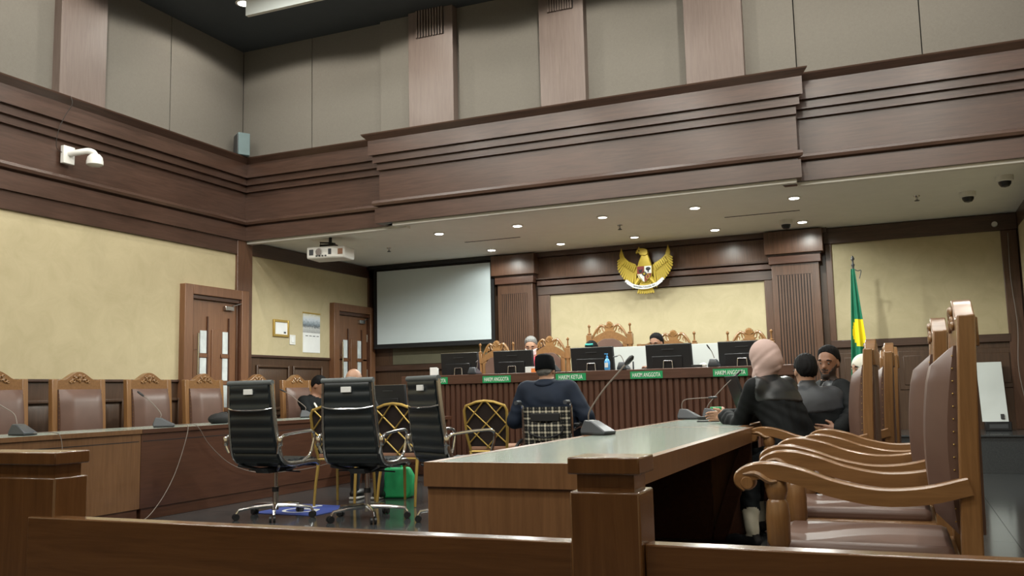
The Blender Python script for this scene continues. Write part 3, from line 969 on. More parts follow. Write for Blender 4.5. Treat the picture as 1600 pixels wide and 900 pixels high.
t = thing('desk_clutter', 'small dark tray and crumpled plastic on the bench left of last monitor', 'tray', (-2.08, 10.26, 1.247))
B(-.10, .02, -.03, .03, 0, .03).build('tray', M['black'], t, .004)
m = MB(); [m.blob((.05 + random.uniform(-.04, .04), random.uniform(-.02, .02), .022 + random.uniform(0, .01)), (.03, .022, .022), 7, 5) for _ in range(4)]
m.build('crumpled_plastic', M['white'], t, smooth=0)
for x, hx, lab in ((-3.86, .02, 'grey conference microphone on the bench left of the centre sign'), (-2.98, .05, 'grey conference microphone on the bench by the desk calendar'), (-1.93, .03, 'grey conference microphone on the bench left of the rightmost monitor'),
                   (-4.92, -.02, 'grey conference microphone on the bench between the two left monitors')):
    mic(lab, (x, 10.27, 1.247) if x < -3.5 or x > -2.5 else (x, 10.25, 1.247), rad(90), [(.05, 0, .05), (.06, hx * .3, .10), (.05, hx, .17), (.0, hx * 1.6, .21 if x > -2.5 else .16)], .008)


# ================================================================== RAILING IN FRONT OF THE CAMERA
rail = thing('wooden_barrier', 'low varnished wooden barrier with capped posts across the foreground', 'railing', (0, 1.6, 0))


def barrier_post(x0, x1, y0, y1):
    p = B(x0, x1, y0, y1, .001, .835).build('post', M['post'], rail, .004)
    c = .012
    B(x0 + c, x1 - c, y0 + c, y1 - c, .835, .866).build('post_neck', M['post'], p)
    B(x0 - .002, x1 + .002, y0 - .002, y1 + .002, .866, .897).build('post_cap', M['post'], p, .003)


barrier_post(-.578, -.445, .0, .10)
barrier_post(-2.30, -1.92, .02, .12)
B(-1.995, -.579, .01, .052, .001, .742).build('panel', M['rail'], rail, .003)
B(-.444, 1.44, .02, .062, .001, .742).build('panel', M['rail'], rail, .003)

# ================================================================== DESKS
def glass_top(par, x0, x1, y0, y1, z, wood_m, edge=.05, th=.11):
    """wooden rim with inset glass sheet"""
    m = MB()
    m.box(x0, x1, y0, y1, z - th, z - .012)
    m.box(x0, x0 + edge, y0, y1, z - .012, z); m.box(x1 - edge, x1, y0, y1, z - .012, z)
    m.box(x0 + edge, x1 - edge, y0, y0 + edge * .5, z - .012, z); m.box(x0 + edge, x1 - edge, y1 - edge * .5, y1, z - .012, z)
    m.build('desk_top', wood_m, par)
    B(x0 + edge, x1 - edge, y0 + edge * .5, y1 - edge * .5, z - .0115, z - .0005).build('glass_sheet', M['glass_top'], par)


def right_desk(lab, y0, y1, hx):
    t = thing('lawyers_desk', lab, 'desk', (-1.345, y0, 0))
    L = y1 - y0
    glass_top(t, -.425, hx, 0, L, .75, M['desk_end'], .045, .095)
    B(-.415, hx - .01, .012, .04, .002, .655).build('end_panel', M['desk_end'], t, .003)
    B(-.415, hx - .01, .0115, .02, .645, .653).build('end_groove', M['desk_dark'], t)
    B(-.415, -.39, .04, L - .04, .002, .655).build('modesty_panel', M['desk_dark'], t)
    MB().prism([(.10, .002), (hx - .03, .002), (hx - .02, .655), (hx - .085, .655)], L - .05, L - .012, 'xz').build('leg_panel', M['desk_dark'], t)
    B(-.39, .12, L - .05, L - .012, .002, .655).build('leg_panel', M['desk_dark'], t)
    return t


right_desk('near right desk with green glass top behind the barrier post', 3.21, 6.26, .415)
right_desk('far right desk with green glass top where the lawyers sit', 6.265, 8.45, .345)


def left_desk(lab, y0, y1, veneer):
    t = thing('counsel_desk', lab, 'desk', (-6.36, y0, 0))
    L = y1 - y0
    glass_top(t, -.38, .34, 0, L, .77, veneer, .03, .035)
    B(.28, .325, .0, L, .10, .735).build('front_panel', veneer, t)
    B(.322, .3265, .02, L - .02, .665, .671).build('panel_groove', M['blackmat'], t)
    B(.26, .315, .02, L - .02, .002, .10).build('kick_plate', M['desk_dark'], t)
    for y in (.0, L - .03):
        B(-.34, .28, y, y + .03, .002, .735).build('end_panel', veneer, t)
    return t


left_desk('lighter brown counsel desk at far left behind the barrier', 2.6, 5.945, M['desk_light'])
left_desk('darker brown counsel desk behind the office chairs, running to the clerk table', 5.95, 10.1, M['desk_dark'])
# clerk table with monitor at its far end
t = thing('clerk_table', 'dark wooden clerk table in front of the left bench end', 'table', (-5.46, 9.4, 0))
B(-.5, .5, -.3, .3, .71, .75).build('table_top', M['desk_dark'], t, .004)
for x in (-.46, .42):
    for y in (-.27, .23):
        B(x, x + .04, y, y + .04, .002, .71).build('leg', M['desk_dark'], t)
B(-.46, .46, -.24, -.22, .25, .71).build('modesty_panel', M['desk_dark'], t)
monitor('black monitor seen from behind on the clerk table left of the gold chair', (-5.60, 9.35, .752), rad(-6), .46, .36)


# ================================================================== COURT ARMCHAIR (front = +y local)
def court_chair(lab):
    t = thing('court_armchair', lab, 'chair')
    t['group'] = 'carved wooden court armchairs'
    yb = -.30
    for s in (-1, 1):
        m = MB()
        x0, x1 = (s * .315, s * .255) if s < 0 else (s * .255, s * .315)
        m.prism([(yb - .065, 0), (yb - .01, 0), (yb + .005, .45), (yb - .01, .80), (yb - .035, 1.24), (yb - .09, 1.24), (yb - .07, .80), (yb - .06, .45)], x0, x1, 'yz')
        m.build('back_post', M['chair_wood'], t, .006)
    # crest
    cr = MB()
    pts = [(-.256, 1.135), (-.256, 1.235), (-.19, 1.235)]
    for k in range(13):
        u = k / 12
        pts.append((-.17 + .34 * u, 1.238 + .075 * sin(pi * u) ** 1.3))
    pts += [(.19, 1.235), (.256, 1.235), (.256, 1.135)]
    cr.prism(pts, yb - .10, yb - .035)
    c = cr.build('crest_rail', M['chair_wood_y'], t, .005)
    cv = MB()
    for s in (-1, 1):
        for (cx, cz, r) in ((.03, 1.245, .026), (.075, 1.225, .022), (.055, 1.262, .016), (.105, 1.212, .014)):
            cv.tube([(s * cx + r * cos(a) * (1 - a / 14), yb - .030, cz + r * sin(a) * (1 - a / 14)) for a in [k * .55 for k in range(15)]], .0065, 6)
    cv.blob((0, yb - .032, 1.272), (.022, .012, .018)); cv.blob((0, yb - .032, 1.225), (.014, .012, .024))
    cv.build('carving', M['carved'], c)
    # back cushion with a soft swell
    P = []
    for i in range(11):
        z = .52 + .62 * i / 10
        row = []
        for j in range(9):
            x = -.25 + .50 * j / 8
            e = min(1, min(i, 10 - i) / 1.2) * min(1, min(j, 8 - j) / 1.0)
            yy = yb - .03 - .03 * max(0, (z - .45) / .8) + .035 + .065 * e ** .5 + .028 * sin(pi * (z - .5) / .64)
            row.append((x, yy, z))
        P.append(row)
    m = MB(); m.grid(P)
    Pb = [[(p[0], yb - .075 - .02 * (p[2] - .5), p[2]) for p in r] for r in P]
    m.grid(Pb)
    rim = [P[0][j] for j in range(9)] + [P[i][8] for i in range(1, 11)] + [P[10][j] for j in range(7, -1, -1)] + [P[i][0] for i in range(9, 0, -1)]
    rimb = [Pb[0][j] for j in range(9)] + [Pb[i][8] for i in range(1, 11)] + [Pb[10][j] for j in range(7, -1, -1)] + [Pb[i][0] for i in range(9, 0, -1)]
    n = len(rim)
    m.add(rim + rimb, [(k, (k + 1) % n, n + (k + 1) % n, n + k) for k in range(n)])
    m.build('backrest', M['leather'], t, smooth=60)
    st = MB()
    for s in (-1, 1):
        for k in range(14):
            st.blob((s * .252, yb + .012 - .002 * k, .56 + .042 * k), (.0026, .003, .0026), 6, 4)
    st.build('upholstery_nails', M['gold'], t)
    # seat
    fr = MB()
    fr.box(-.31, .31, yb, .32, .36, .43)
    fr.build('seat_frame', M['chair_wood_y'], t, .008)
    B(-.265, .265, yb + .02, .305, .415, .478).build('seat', M['leather'], t, .025)
    for s in (-1, 1):
        fl = MB()
        fl.lathe([(.026, .0), (.024, .05), (.034, .10), (.030, .30), (.036, .36)], (s * .275, .265, 0), 12)
        fl.build('front_leg', M['chair_wood'], t)
        # turned arm support
        MB().lathe([(.036, .43), (.040, .44), (.036, .455), (.030, .46), (.040, .48), (.041, .56), (.037, .615), (.030, .625), (.033, .635), (.038, .655), (.034, .685), (.026, .70)], (s * .30, .275, 0), 14).build('arm_support', M['gold'] if 0 else M['chair_wood'], t)
        # arm
        top = curve_pts([(0, yb - .03, .705), (0, yb + .10, .672), (0, yb + .24, .664), (0, yb + .38, .690), (0, .19, .728), (0, .285, .748), (0, .36, .742), (0, .405, .715), (0, .41, .680), (0, .383, .655)], 36)
        a = MB()
        sec = []
        for i, p in enumerate(top):
            tdir = (top[min(i + 1, len(top) - 1)] - top[max(i - 1, 0)]).normalized()
            nrm = Vector((0, -tdir.z, tdir.y))
            h = .052 if i < 25 else max(.026, .052 - .0045 * (i - 25))
            w = .026 + .008 * min(1, max(0, (i - 8) / 16))
            sec.append([(s * .30 - w, *(p)[1:]), (s * .30 - w * .7, *(p + nrm * .006)[1:]), (s * .30 + w * .7, *(p + nrm * .006)[1:]), (s * .30 + w, *(p)[1:]),
                        (s * .30 + w, *(p - nrm * h)[1:]), (s * .30 - w, *(p - nrm * h)[1:]), (s * .30 - w, *(p)[1:])])
        a.grid(sec)
        a.add([x for x in sec[0][:6]], [(0, 1, 2, 3, 4, 5)]); a.add([x for x in sec[-1][:6]], [(5, 4, 3, 2, 1, 0)])
        ao = a.build('armrest', M['chair_wood_y'], t, smooth=35)
        MB().lathe([(1e-3, -.038), (.020, -.038), (.026, -.030), (.026, .030), (.020, .038), (1e-3, .038)], (s * .30, .370, .682), 14, axis='x').build('scroll', M['chair_wood'], ao)
        lf = MB()
        for q in (-1, 1):
            lf.tube(curve_pts([(s * .30 + q * .032, .383, .712), (s * .30 + q * .035, .338, .716), (s * .30 + q * .036, .295, .69), (s * .30 + q * .035, .268, .69)], 10), [.004 + .007 * sin(pi * k / 10) for k in range(11)], 6)
        lf.build('leaf_carving', M['carved'], ao)
    B(-.255, .255, yb - .06, yb - .01, .16, .20).build('stretcher', M['chair_wood_y'], t)
    return t


R180, RL = rad(90), rad(-90)
c0 = court_chair('nearest carved wooden armchair with brown leather, right of the barrier post')
c0.location = (-.155, 3.63, 0); c0.rotation_euler = (0, 0, R180)
dup(c0, 'second nearest carved wooden armchair in the empty right row', (-.20, 4.58, 0), R180)
dup(c0, 'third carved wooden armchair in the right row, before the pink headscarf', (-.13, 5.50, 0), R180)
dup(c0, 'carved armchair in which the person in pink headscarf sits', (-.54, 6.45, 0), rad(88))
dup(c0, 'carved armchair behind the man with grey satin collar', (-.44, 7.17, 0), rad(90))
dup(c0, 'carved armchair of the man facing the camera', (-.42, 7.98, 0), rad(92))
dup(c0, 'carved armchair at the far end of the lawyers row by the flag', (-.50, 8.75, 0), rad(90))
LX = -7.25 + .37
labs = ['leftmost carved court armchair at the left wall, cut by the picture edge', 'carved court armchair at left wall, fully visible, second from the left', 'carved court armchair at left wall behind the lone gooseneck microphone',
        'carved court armchair in front of the near wall door', 'carved court armchair at left wall hidden behind the first office chair', 'carved court armchair of the man in black robe at the left desk']
for y, lb in zip((5.66, 6.55, 7.46, 8.30, 9.27, 10.06), labs):
    dup(c0, lb, (-7.13, y, 0), RL)


# ================================================================== JUDGE CHAIRS (front = +y local; placed facing -y)
def judge_chair(lab, loc, rot, hz, w=.58):
    t = thing('judge_chair', lab, 'chair', loc, rot)
    t['group'] = 'high backed judge chairs'
    yb = -.27
    H = hz
    hw = w / 2
    for s in (-1, 1):
        MB().lathe([(.03, 0), (.028, .3), (.036, .45), (.03, .5), (.034, H - .45), (.028, H - .40), (.036, H - .36)], (s * hw, yb, 0), 12).build('back_post', M['chair_wood'], t)
        B(s * hw - .038, s * hw + .038, yb - .035, yb + .035, H - .36, H - .21).build('post_block', M['chair_wood'], t, .005)
        MB().lathe([(.026, H - .21), (.034, H - .195), (.012, H - .18), (.010, H - .11), (.018, H - .10), (.022, H - .085), (.012, H - .068), (1e-3, H - .06)], (s * hw, yb, 0), 10).build('finial', M['chair_wood'], t)
        st = hw - .105
        B(min(s * st, s * (st + .065)), max(s * st, s * (st + .065)), yb - .024, yb + .024, .45, H - .30).build('back_stile', M['chair_wood'], t, .004)
        MB().lathe([(.03, 0), (.034, .3), (.03, .40)], (s * (hw - .02), .25, 0), 10).build('front_leg', M['chair_wood'], t)
        MB().tube(curve_pts([(s * hw, yb, .70), (s * hw, -.05, .67), (s * hw, .18, .70), (s * hw, .27, .68)], 12), .028, 8).build('armrest', M['chair_wood_y'], t)
        MB().lathe([(.026, .42), (.034, .5), (.026, .6), (.024, .68)], (s * hw, .22, 0), 10).build('arm_support', M['chair_wood'], t)
    B(-hw, hw, yb, .28, .38, .44).build('seat_frame', M['chair_wood_y'], t, .006)
    B(-hw + .03, hw - .03, yb + .03, .27, .44, .50).build('seat', M['leather'], t, .02)
    # top rail arch
    iw = hw - .035
    up, lo = [], []
    for k in range(17):
        u = -1 + 2 * k / 16
        up.append((u * iw, H - .275 + .11 * (1 - abs(u) ** 1.7))); lo.append((u * iw, H - .36 + .09 * (1 - abs(u) ** 1.7)))
    MB().prism(up + lo[::-1], yb - .03, yb + .03).build('top_rail', M['chair_wood_y'], t)
    # leather
    pts = [(-st - .005, .52), (st + .005, .52), (st + .005, H - .36)]
    for k in range(15):
        u = 1 - 2 * k / 14
        pts.append((u * st, H - .36 + .085 * (1 - abs(u) ** 2.2) + .012 * sin(abs(u) * pi)))
    pts.append((-st - .005, H - .36))
    MB().prism(pts, yb - .015, yb + .055).build('backrest', M['leather'], t, .015)
    # open carved crest
    cr = MB()
    for s in (-1, 1):
        cr.tube(curve_pts([(s * iw * .96, yb, H - .255), (s * iw * .86, yb, H - .20), (s * iw * .68, yb, H - .13), (s * iw * .48, yb, H - .085), (s * iw * .30, yb, H - .10), (s * iw * .22, yb, H - .14)], 18), [.010 + .010 * sin(pi * k / 18) for k in range(19)], 8)
        cr.tube(curve_pts([(s * iw * .70, yb, H - .20), (s * iw * .60, yb, H - .13), (s * iw * .52, yb, H - .15), (s * iw * .56, yb, H - .18)], 12), .010, 6)
        cr.tube(curve_pts([(s * iw * .42, yb, H - .09), (s * iw * .36, yb, H - .15), (s * iw * .28, yb, H - .17), (s * iw * .20, yb, H - .20)], 12), .011, 6)
        cr.blob((s * iw * .90, yb, H - .225), (.016, .012, .02), 8, 5)
    crest = cr.build('crest', M['carved'], t)
    sh = MB()
    for k in range(7):
        a = rad(30 + 20 * k)
        sh.tube([(0, yb, H - .13), (cos(a) * .05, yb + .012, H - .13 + sin(a) * .075), (cos(a) * .066, yb, H - .13 + sin(a) * .095)], [.012, .016, .010], 6)
    sh.prism([(-.07, H - .20), (.07, H - .20), (.05, H - .10), (-.05, H - .10)], yb - .015, yb + .012)
    sh.build('shell_carving', M['carved'], crest)
    return t


PZ = .421
for x, y, H, w, lab in ((-5.34, 11.62, 1.37, .52, 'carved judge chair at the far left of bench under the screen'),
                        (-4.52, 11.62, 1.40, .54, 'carved judge chair behind the grey haired judge'),
                        (-3.64, 11.62, 1.56, .58, 'tallest carved judge chair at the bench centre'),
                        (-2.76, 11.62, 1.40, .56, 'carved judge chair behind the dark haired judge'),
                        (-1.77, 11.62, 1.38, .55, 'carved judge chair at the right, empty, against yellow wall')):
    judge_chair(lab, (x, y, PZ), pi, H, w)
# low clerk chair between centre and right
cc = dup(c0, 'low carved chair behind the white partition, right of tallest chair', (-3.16, 12.33, PZ - .10), pi)
cc.location.z = PZ


# ================================================================== OFFICE CHAIRS (front = +y)
def office_chair(lab):
    t = thing('office_chair', lab, 'chair')
    t['group'] = 'black ribbed office chairs'
    prof = curve_pts([(0, -.325, 1.135), (0, -.315, .98), (0, -.295, .80), (0, -.268, .64), (0, -.235, .53), (0, -.17, .475), (0, -.05, .462), (0, .12, .468), (0, .22, .462), (0, .265, .435)], 90)
    # arc length
    # ribbed sling
    hw = .225
    P, Q = [], []
    for i, p in enumerate(prof):
        td = (prof[min(i + 1, 90)] - prof[max(i - 1, 0)]).normalized()
        nr = Vector((0, -td.z, td.y))
        hw = .200 + .032 * min(1, max(0, (1.135 - p.z) / .6))
        wv = .013 + .024 * abs(sin(pi * i / 90 * 17)) ** .6
        P.append([tuple(p + nr * wv + Vector((x, 0, 0))) for x in (-hw, -hw * .5, 0, hw * .5, hw)])
        Q.append([tuple(p - nr * (wv * .8) + Vector((x, 0, 0))) for x in (-hw, -hw * .5, 0, hw * .5, hw)])
    m = MB(); m.grid(P); m.grid(Q)
    m.grid([[a[0], b[0]] for a, b in zip(P, Q)]); m.grid([[a[-1], b[-1]] for a, b in zip(P, Q)])
    m.build('ribbed_sling', M['office'], t, smooth=60)
    for s in (-1, 1):
        MB().tube([p + Vector((s * (.222 + .034 * min(1, max(0, (1.135 - p.z) / .6))), 0, 0)) for p in prof[::3]], .020, 8, flat=.75).build('side_rail', M['alu'], t)
        arm = curve_pts([(s * .262, -.285, .56), (s * .285, -.30, .63), (s * .292, -.27, .695), (s * .292, -.18, .712), (s * .292, .03, .725), (s * .292, .13, .720), (s * .290, .155, .68), (s * .285, .14, .60), (s * .275, .11, .52), (s * .262, .02, .470)], 40)
        MB().tube(arm, .0125, 8).build('armrest', M['chrome'], t)
        MB().lathe([(.020, -.03), (.024, -.02), (.024, .03), (.018, .045)], (s * .288, -.295, .65), 10).build('arm_joint', M['chrome'], t)
    # top roll, cross bars
    MB().tube([(-.235, -.328, 1.14), (.235, -.328, 1.14)], .024, 10).build('head_roll', M['grey_pad'], t)
    MB().tube(curve_pts([(-.228, -.325, .93), (-.12, -.352, .915), (.12, -.352, .915), (.228, -.325, .93)], 14), .013, 8, flat=.6).build('back_stretcher', M['chrome'], t)
    MB().tube([(-.245, -.02, .44), (.245, -.02, .44)], .014, 8).build('seat_stretcher', M['chrome'], t)
    B(-.045, .045, -.362, -.345, 1.045, 1.09).build('label_tag', M['paper'], t, .002)
    # mechanism
    m = MB()
    m.prism([(-.16, .385), (.14, .385), (.18, .425), (-.20, .425)], -.07, .07, 'yz')
    m.tube([(-.22, -.22, .45), (-.06, -.05, .40)], .012); m.tube([(.22, -.22, .45), (.06, -.05, .40)], .012)
    m.tube([(-.22, .18, .45), (-.06, .05, .40)], .012); m.tube([(.22, .18, .45), (.06, .05, .40)], .012)
    m.tube([(0, 0, .40), (.24, .03, .385)], .006); m.tube([(0, -.05, .40), (-.23, -.07, .40)], .006)
    m.build('tilt_mechanism', M['black'], t)
    MB().lathe([(.034, .065), (.034, .10), (.026, .105), (.026, .22), (.019, .222), (.019, .39)], n=14).build('gas_column', M['chrome'], t)
    MB().lathe([(.029, .215), (.029, .255)], n=12).build('column_collar', M['black'], t)
    for k in range(5):
        a = 2 * pi * k / 5 + rad(20)
        c, s_ = cos(a), sin(a)
        leg = MB().tube([(c * .025, s_ * .025, .105), (c * .18, s_ * .18, .100), (c * .31, s_ * .31, .085), (c * .33, s_ * .33, .055)], [.020, .016, .013, .011], 8).build('base_leg', M['chrome'], t)
        cx, cy = c * .33 + s_ * .012, s_ * .33 - c * .012
        ca = MB()
        for q in (-1, 1):
            px, py = cx + q * .016 * (-s_), cy + q * .016 * c
            ca.tube([(px - .009 * s_, py + .009 * c, .0275), (px + .009 * s_, py - .009 * c, .0275)], .027, 14)
        ca.build('caster', M['black'], leg)
    return t


o0 = office_chair('leftmost black ribbed office chair with chrome base')
o0.location = (-5.0, 6.44, 0); o0.rotation_euler = (0, 0, rad(-2))
dup(o0, 'middle black ribbed office chair with chrome base, hiding the bald man', (-4.14, 6.54, 0), rad(4))
dup(o0, 'rightmost black ribbed office chair, turned, partly behind the right desk', (-3.33, 6.62, 0), rad(-30))


# ================================================================== GOLD BANQUET CHAIRS (front = +y)
def gold_chair(lab):
    t = thing('banquet_chair', lab, 'chair')
    t['group'] = 'gold framed banquet chairs'
    zt = .93
    ro = [(-.19, -.20, .44), (-.215, -.25, .60), (-.225, -.29, .84), (-.205, -.298, .885), (-.09, -.302, .925), (0, -.304, .935), (.09, -.302, .925), (.205, -.298, .885), (.225, -.29, .84), (.215, -.25, .60), (.19, -.20, .44)]
    MB().tube(ro, .0145, 8).build('back_frame', M['gold'], t)
    pl = MB()
    a = [(p[0] * .97, p[1] + .010, p[2]) for p in ro]
    b = [(p[0] * .97, p[1] + .030, p[2]) for p in ro]
    n = len(a)
    pl.add(a, [list(range(n))]); pl.add(b, [list(range(n))[::-1]])
    pl.build('back_panel', M['gold_cloth'], t, smooth=0)

    def yat(z):
        return -.20 - .098 * min(1, (z - .44) / .42) - .008
    segs = []
    for s in (-1, 1):
        segs += [((-.21 * s, .50), (.20 * s, .90)), ((-.215 * s, .70), (-.02 * s, .925)), ((-.02 * s, .46), (.215 * s, .70)), ]
    for (x0, z0), (x1, z1) in segs:
        MB().tube([(x0, yat(z0), z0), ((x0 + x1) / 2, yat((z0 + z1) / 2), (z0 + z1) / 2), (x1, yat(z1), z1)], .0075, 6).build('lattice_bar', M['gold'], t)
    B(-.21, .21, -.21, .22, .435, .485).build('seat', M['seat_pink'], t, .018)
    fr = MB(); fr.tube([(-.20, -.2, .43), (-.20, .2, .43), (.20, .2, .43), (.20, -.2, .43), (-.20, -.2, .43)], .012, 6); fr.build('seat_frame', M['gold'], t)
    for s in (-1, 1):
        MB().tube([(s * .19, -.19, .44), (s * .20, -.24, .2), (s * .205, -.265, .003)], [.016, .014, .012], 8).build('leg', M['gold'], t)
        MB().tube([(s * .19, .19, .44), (s * .195, .205, .2), (s * .20, .215, .003)], [.016, .014, .012], 8).build('leg', M['gold'], t)
    return t


g0 = gold_chair('gold banquet chair with lattice back standing alone before the bench')
g0.location = (-3.88, 8.55, 0); g0.rotation_euler = (0, 0, rad(6))
dup(g0, 'gold banquet chair under the bald man behind the middle office chair', (-4.93, 7.42, 0), rad(8))
dup(g0, 'gold banquet chair between the middle and right office chairs', (-4.32, 7.58, 0), rad(-2))


# ================================================================== PEOPLE (signed distance fields -> one continuous mesh each)
def V3(*a):
    return np.array(a, float)


class SDF:
    def __init__(s):
        s.pr = []

    def cap(s, a, b, ra, rb, mat, k=.025):
        s.pr.append(('c', np.array(a, float), np.array(b, float), ra, rb, mat, k)); return s

    def ell(s, c, r, mat, rot=None, k=.02):
        s.pr.append(('e', np.array(c, float), np.array(r, float), rot, None, mat, k)); return s

    def one(s, p, q):
        if q[0] == 'c':
            a, b, ra, rb = q[1:5]
            ab = b - a
            h = np.clip(((p - a) @ ab) / max(1e-9, ab @ ab), 0, 1)
            return np.linalg.norm(p - a - h[..., None] * ab, axis=-1) - (ra + (rb - ra) * h)
        c, r, rot = q[1], q[2], q[3]
        d = p - c
        if rot is not None:
            d = d @ rot           # columns = local axes
        k0 = np.linalg.norm(d / r, axis=-1)
        k1 = np.linalg.norm(d / (r * r), axis=-1)
        return np.where(k1 > 1e-6, k0 * (k0 - 1) / np.maximum(k1, 1e-6), -r.min())

    def val(s, p):
        d = None
        for q in s.pr:
            e = s.one(p, q)
            if d is None:
                d = e
            else:
                k = q[6]
                h = np.clip(.5 + .5 * (d - e) / k, 0, 1)
                d = d + (e - d) * h - k * h * (1 - h)
        return d

    def mats(s, p):
        return np.argmin(np.stack([s.one(p, q) for q in s.pr]), 0)

    def bounds(s, pad=.05):
        lo, hi = [], []
        for q in s.pr:
            if q[0] == 'c':
                r = max(q[3], q[4])
                lo.append(np.minimum(q[1], q[2]) - r); hi.append(np.maximum(q[1], q[2]) + r)
            else:
                r = q[2].max()
                lo.append(q[1] - r); hi.append(q[1] + r)
        return np.min(lo, 0) - pad, np.max(hi, 0) + pad


def surfnet(fn, lo, hi, h):
    n = np.ceil((hi - lo) / h).astype(int) + 1
    ax = [lo[i] + h * np.arange(n[i]) for i in range(3)]
    G = np.stack(np.meshgrid(*ax, indexing='ij'), -1)
    Vv = fn(G)
    S = Vv < 0
    c = [m - 1 for m in n]
    pos = np.zeros((*c, 3)); cnt = np.zeros(c)
    offs = [(i, j, k) for i in (0, 1) for j in (0, 1) for k in (0, 1)]

    def sub(A, o):
        return A[o[0]:o[0] + c[0], o[1]:o[1] + c[1], o[2]:o[2] + c[2]]
    for o in offs:
        for a in range(3):
            if o[a] == 0:
                o2 = list(o); o2[a] = 1
                v0, v1 = sub(Vv, o), sub(Vv, o2)
                m = sub(S, o) != sub(S, o2)
                t = np.where(m, v0 / np.where(m, v0 - v1, 1), 0)
                for b in range(3):
                    pos[..., b] += np.where(m, (t if b == a else o[b]), 0)
                cnt += m
    act = cnt > 0
    idx = -np.ones(c, int)
    idx[act] = np.arange(act.sum())
    ii = np.argwhere(act)
    verts = lo + h * (ii + pos[act] / cnt[act][:, None])
    faces = []
    for a in range(3):
        b, d = (a + 1) % 3, (a + 2) % 3
        sl0 = [slice(None)] * 3; sl1 = [slice(None)] * 3
        sl0[a] = slice(0, n[a] - 1); sl1[a] = slice(1, n[a])
        s0, s1 = S[tuple(sl0)], S[tuple(sl1)]
        e = np.argwhere(s0 != s1)
        e = e[(e[:, b] > 0) & (e[:, d] > 0) & (e[:, b] < c[b]) & (e[:, d] < c[d])]
        if len(e) == 0:
            continue
        flip = s0[tuple(e.T)]
        q = []
        for (ob, od) in ((-1, -1), (0, -1), (0, 0), (-1, 0)):
            w = e.copy(); w[:, b] += ob; w[:, d] += od
            q.append(idx[tuple(w.T)])
        q = np.stack(q, 1)
        q = np.where(flip[:, None], q, q[:, ::-1])
        faces.append(q)
    F = np.concatenate(faces)
    F = F[(F >= 0).all(1)]
    return verts, F


def sdf_obj(name, fn, lo, hi, h, mats, parent, matfn=None, smooth=True):
    v, f = surfnet(fn, lo, hi, h)
    me = bpy.data.meshes.new(name)
    me.from_pydata(v.tolist(), [], f.tolist())
    for m in mats:
        me.materials.append(m)
    if matfn is not None:
        ct = v[f].mean(1)
        me.polygons.foreach_set('material_index', matfn(ct).astype(int).tolist())
    me.polygons.foreach_set('use_smooth', [True] * len(me.polygons))
    me.update()
    return put(name, me, parent)


def rotm(yaw, pitch=0, roll=0):
    """columns: forward, left, up of the head"""
    cy, sy, cp, sp, cr, sr = cos(yaw), sin(yaw), cos(pitch), sin(pitch), cos(roll), sin(roll)
    Rz = np.array([[cy, -sy, 0], [sy, cy, 0], [0, 0, 1]])
    Ry = np.array([[cp, 0, sp], [0, 1, 0], [-sp, 0, cp]])   # positive pitch looks down
    Rx = np.array([[1, 0, 0], [0, cr, -sr], [0, sr, cr]])
    return Rz @ Ry @ Rx


def elbow(s, w, l1, l2, pole):
    d = w - s
    L = np.linalg.norm(d)
    if L > l1 + l2 - .01:
        w = s + d / L * (l1 + l2 - .01); d = w - s; L = np.linalg.norm(d)
    u = d / L
    a = (l1 * l1 - l2 * l2 + L * L) / (2 * L)
    hh = math.sqrt(max(0, l1 * l1 - a * a))
    p = np.array(pole, float); p = p - u * (p @ u); p /= max(1e-6, np.linalg.norm(p))
    return s + u * a + p * hh, w


def hand(parent, wrist, dirv, palm_n, side, mat, curl=.5, h=.0045, scale=1.0, name='hand'):
    """five separate fingers rooted in a palm; palm_n = palm normal (palm side), side = +1 thumb along d x n"""
    d = np.array(dirv, float); d /= np.linalg.norm(d)
    n = np.array(palm_n, float); n -= d * (n @ d); n /= np.linalg.norm(n)
    l = np.cross(d, n) * side                     # towards the thumb
    q = np.array(wrist, float)
    S = SDF(); c = scale
    S.cap(q - d * .03, q + d * .02, .026 * c, .027 * c, 0)
    for u in (-.026, -.009, .009, .026):
        S.cap(q + d * .015 + l * u * .7 * c, q + d * .085 * c + l * u * c, .0165 * c, .0135 * c, 0, .012)
    for i, (u, Ln) in enumerate(((.030, .070), (.010, .078), (-.010, .072), (-.029, .056))):
        b = q + d * .088 * c + l * u * c
        ang = curl * .55
        dr = d
        for sgm, fr in enumerate((.45, .32, .26)):
            dr = d * cos(ang) + n * sin(ang)
            e = b + dr * Ln * fr * c
            S.cap(b, e, (.0092 - .0010 * sgm) * c, (.0086 - .0010 * sgm) * c, 0, .005)
            b = e; ang += curl * .75
    b = q + d * .03 * c + l * .026 * c
    e = b + (d * .55 + l * .65 + n * .25) * .042 * c
    S.cap(b, e, .0155 * c, .0115 * c, 0, .010)
    S.cap(e, e + (d * .85 + l * .3 + n * .3) * .036 * c, .0110 * c, .0085 * c, 0, .006)
    lo, hi = S.bounds(.012)
    return sdf_obj(name, S.val, lo, hi, h, [M[mat]], parent)


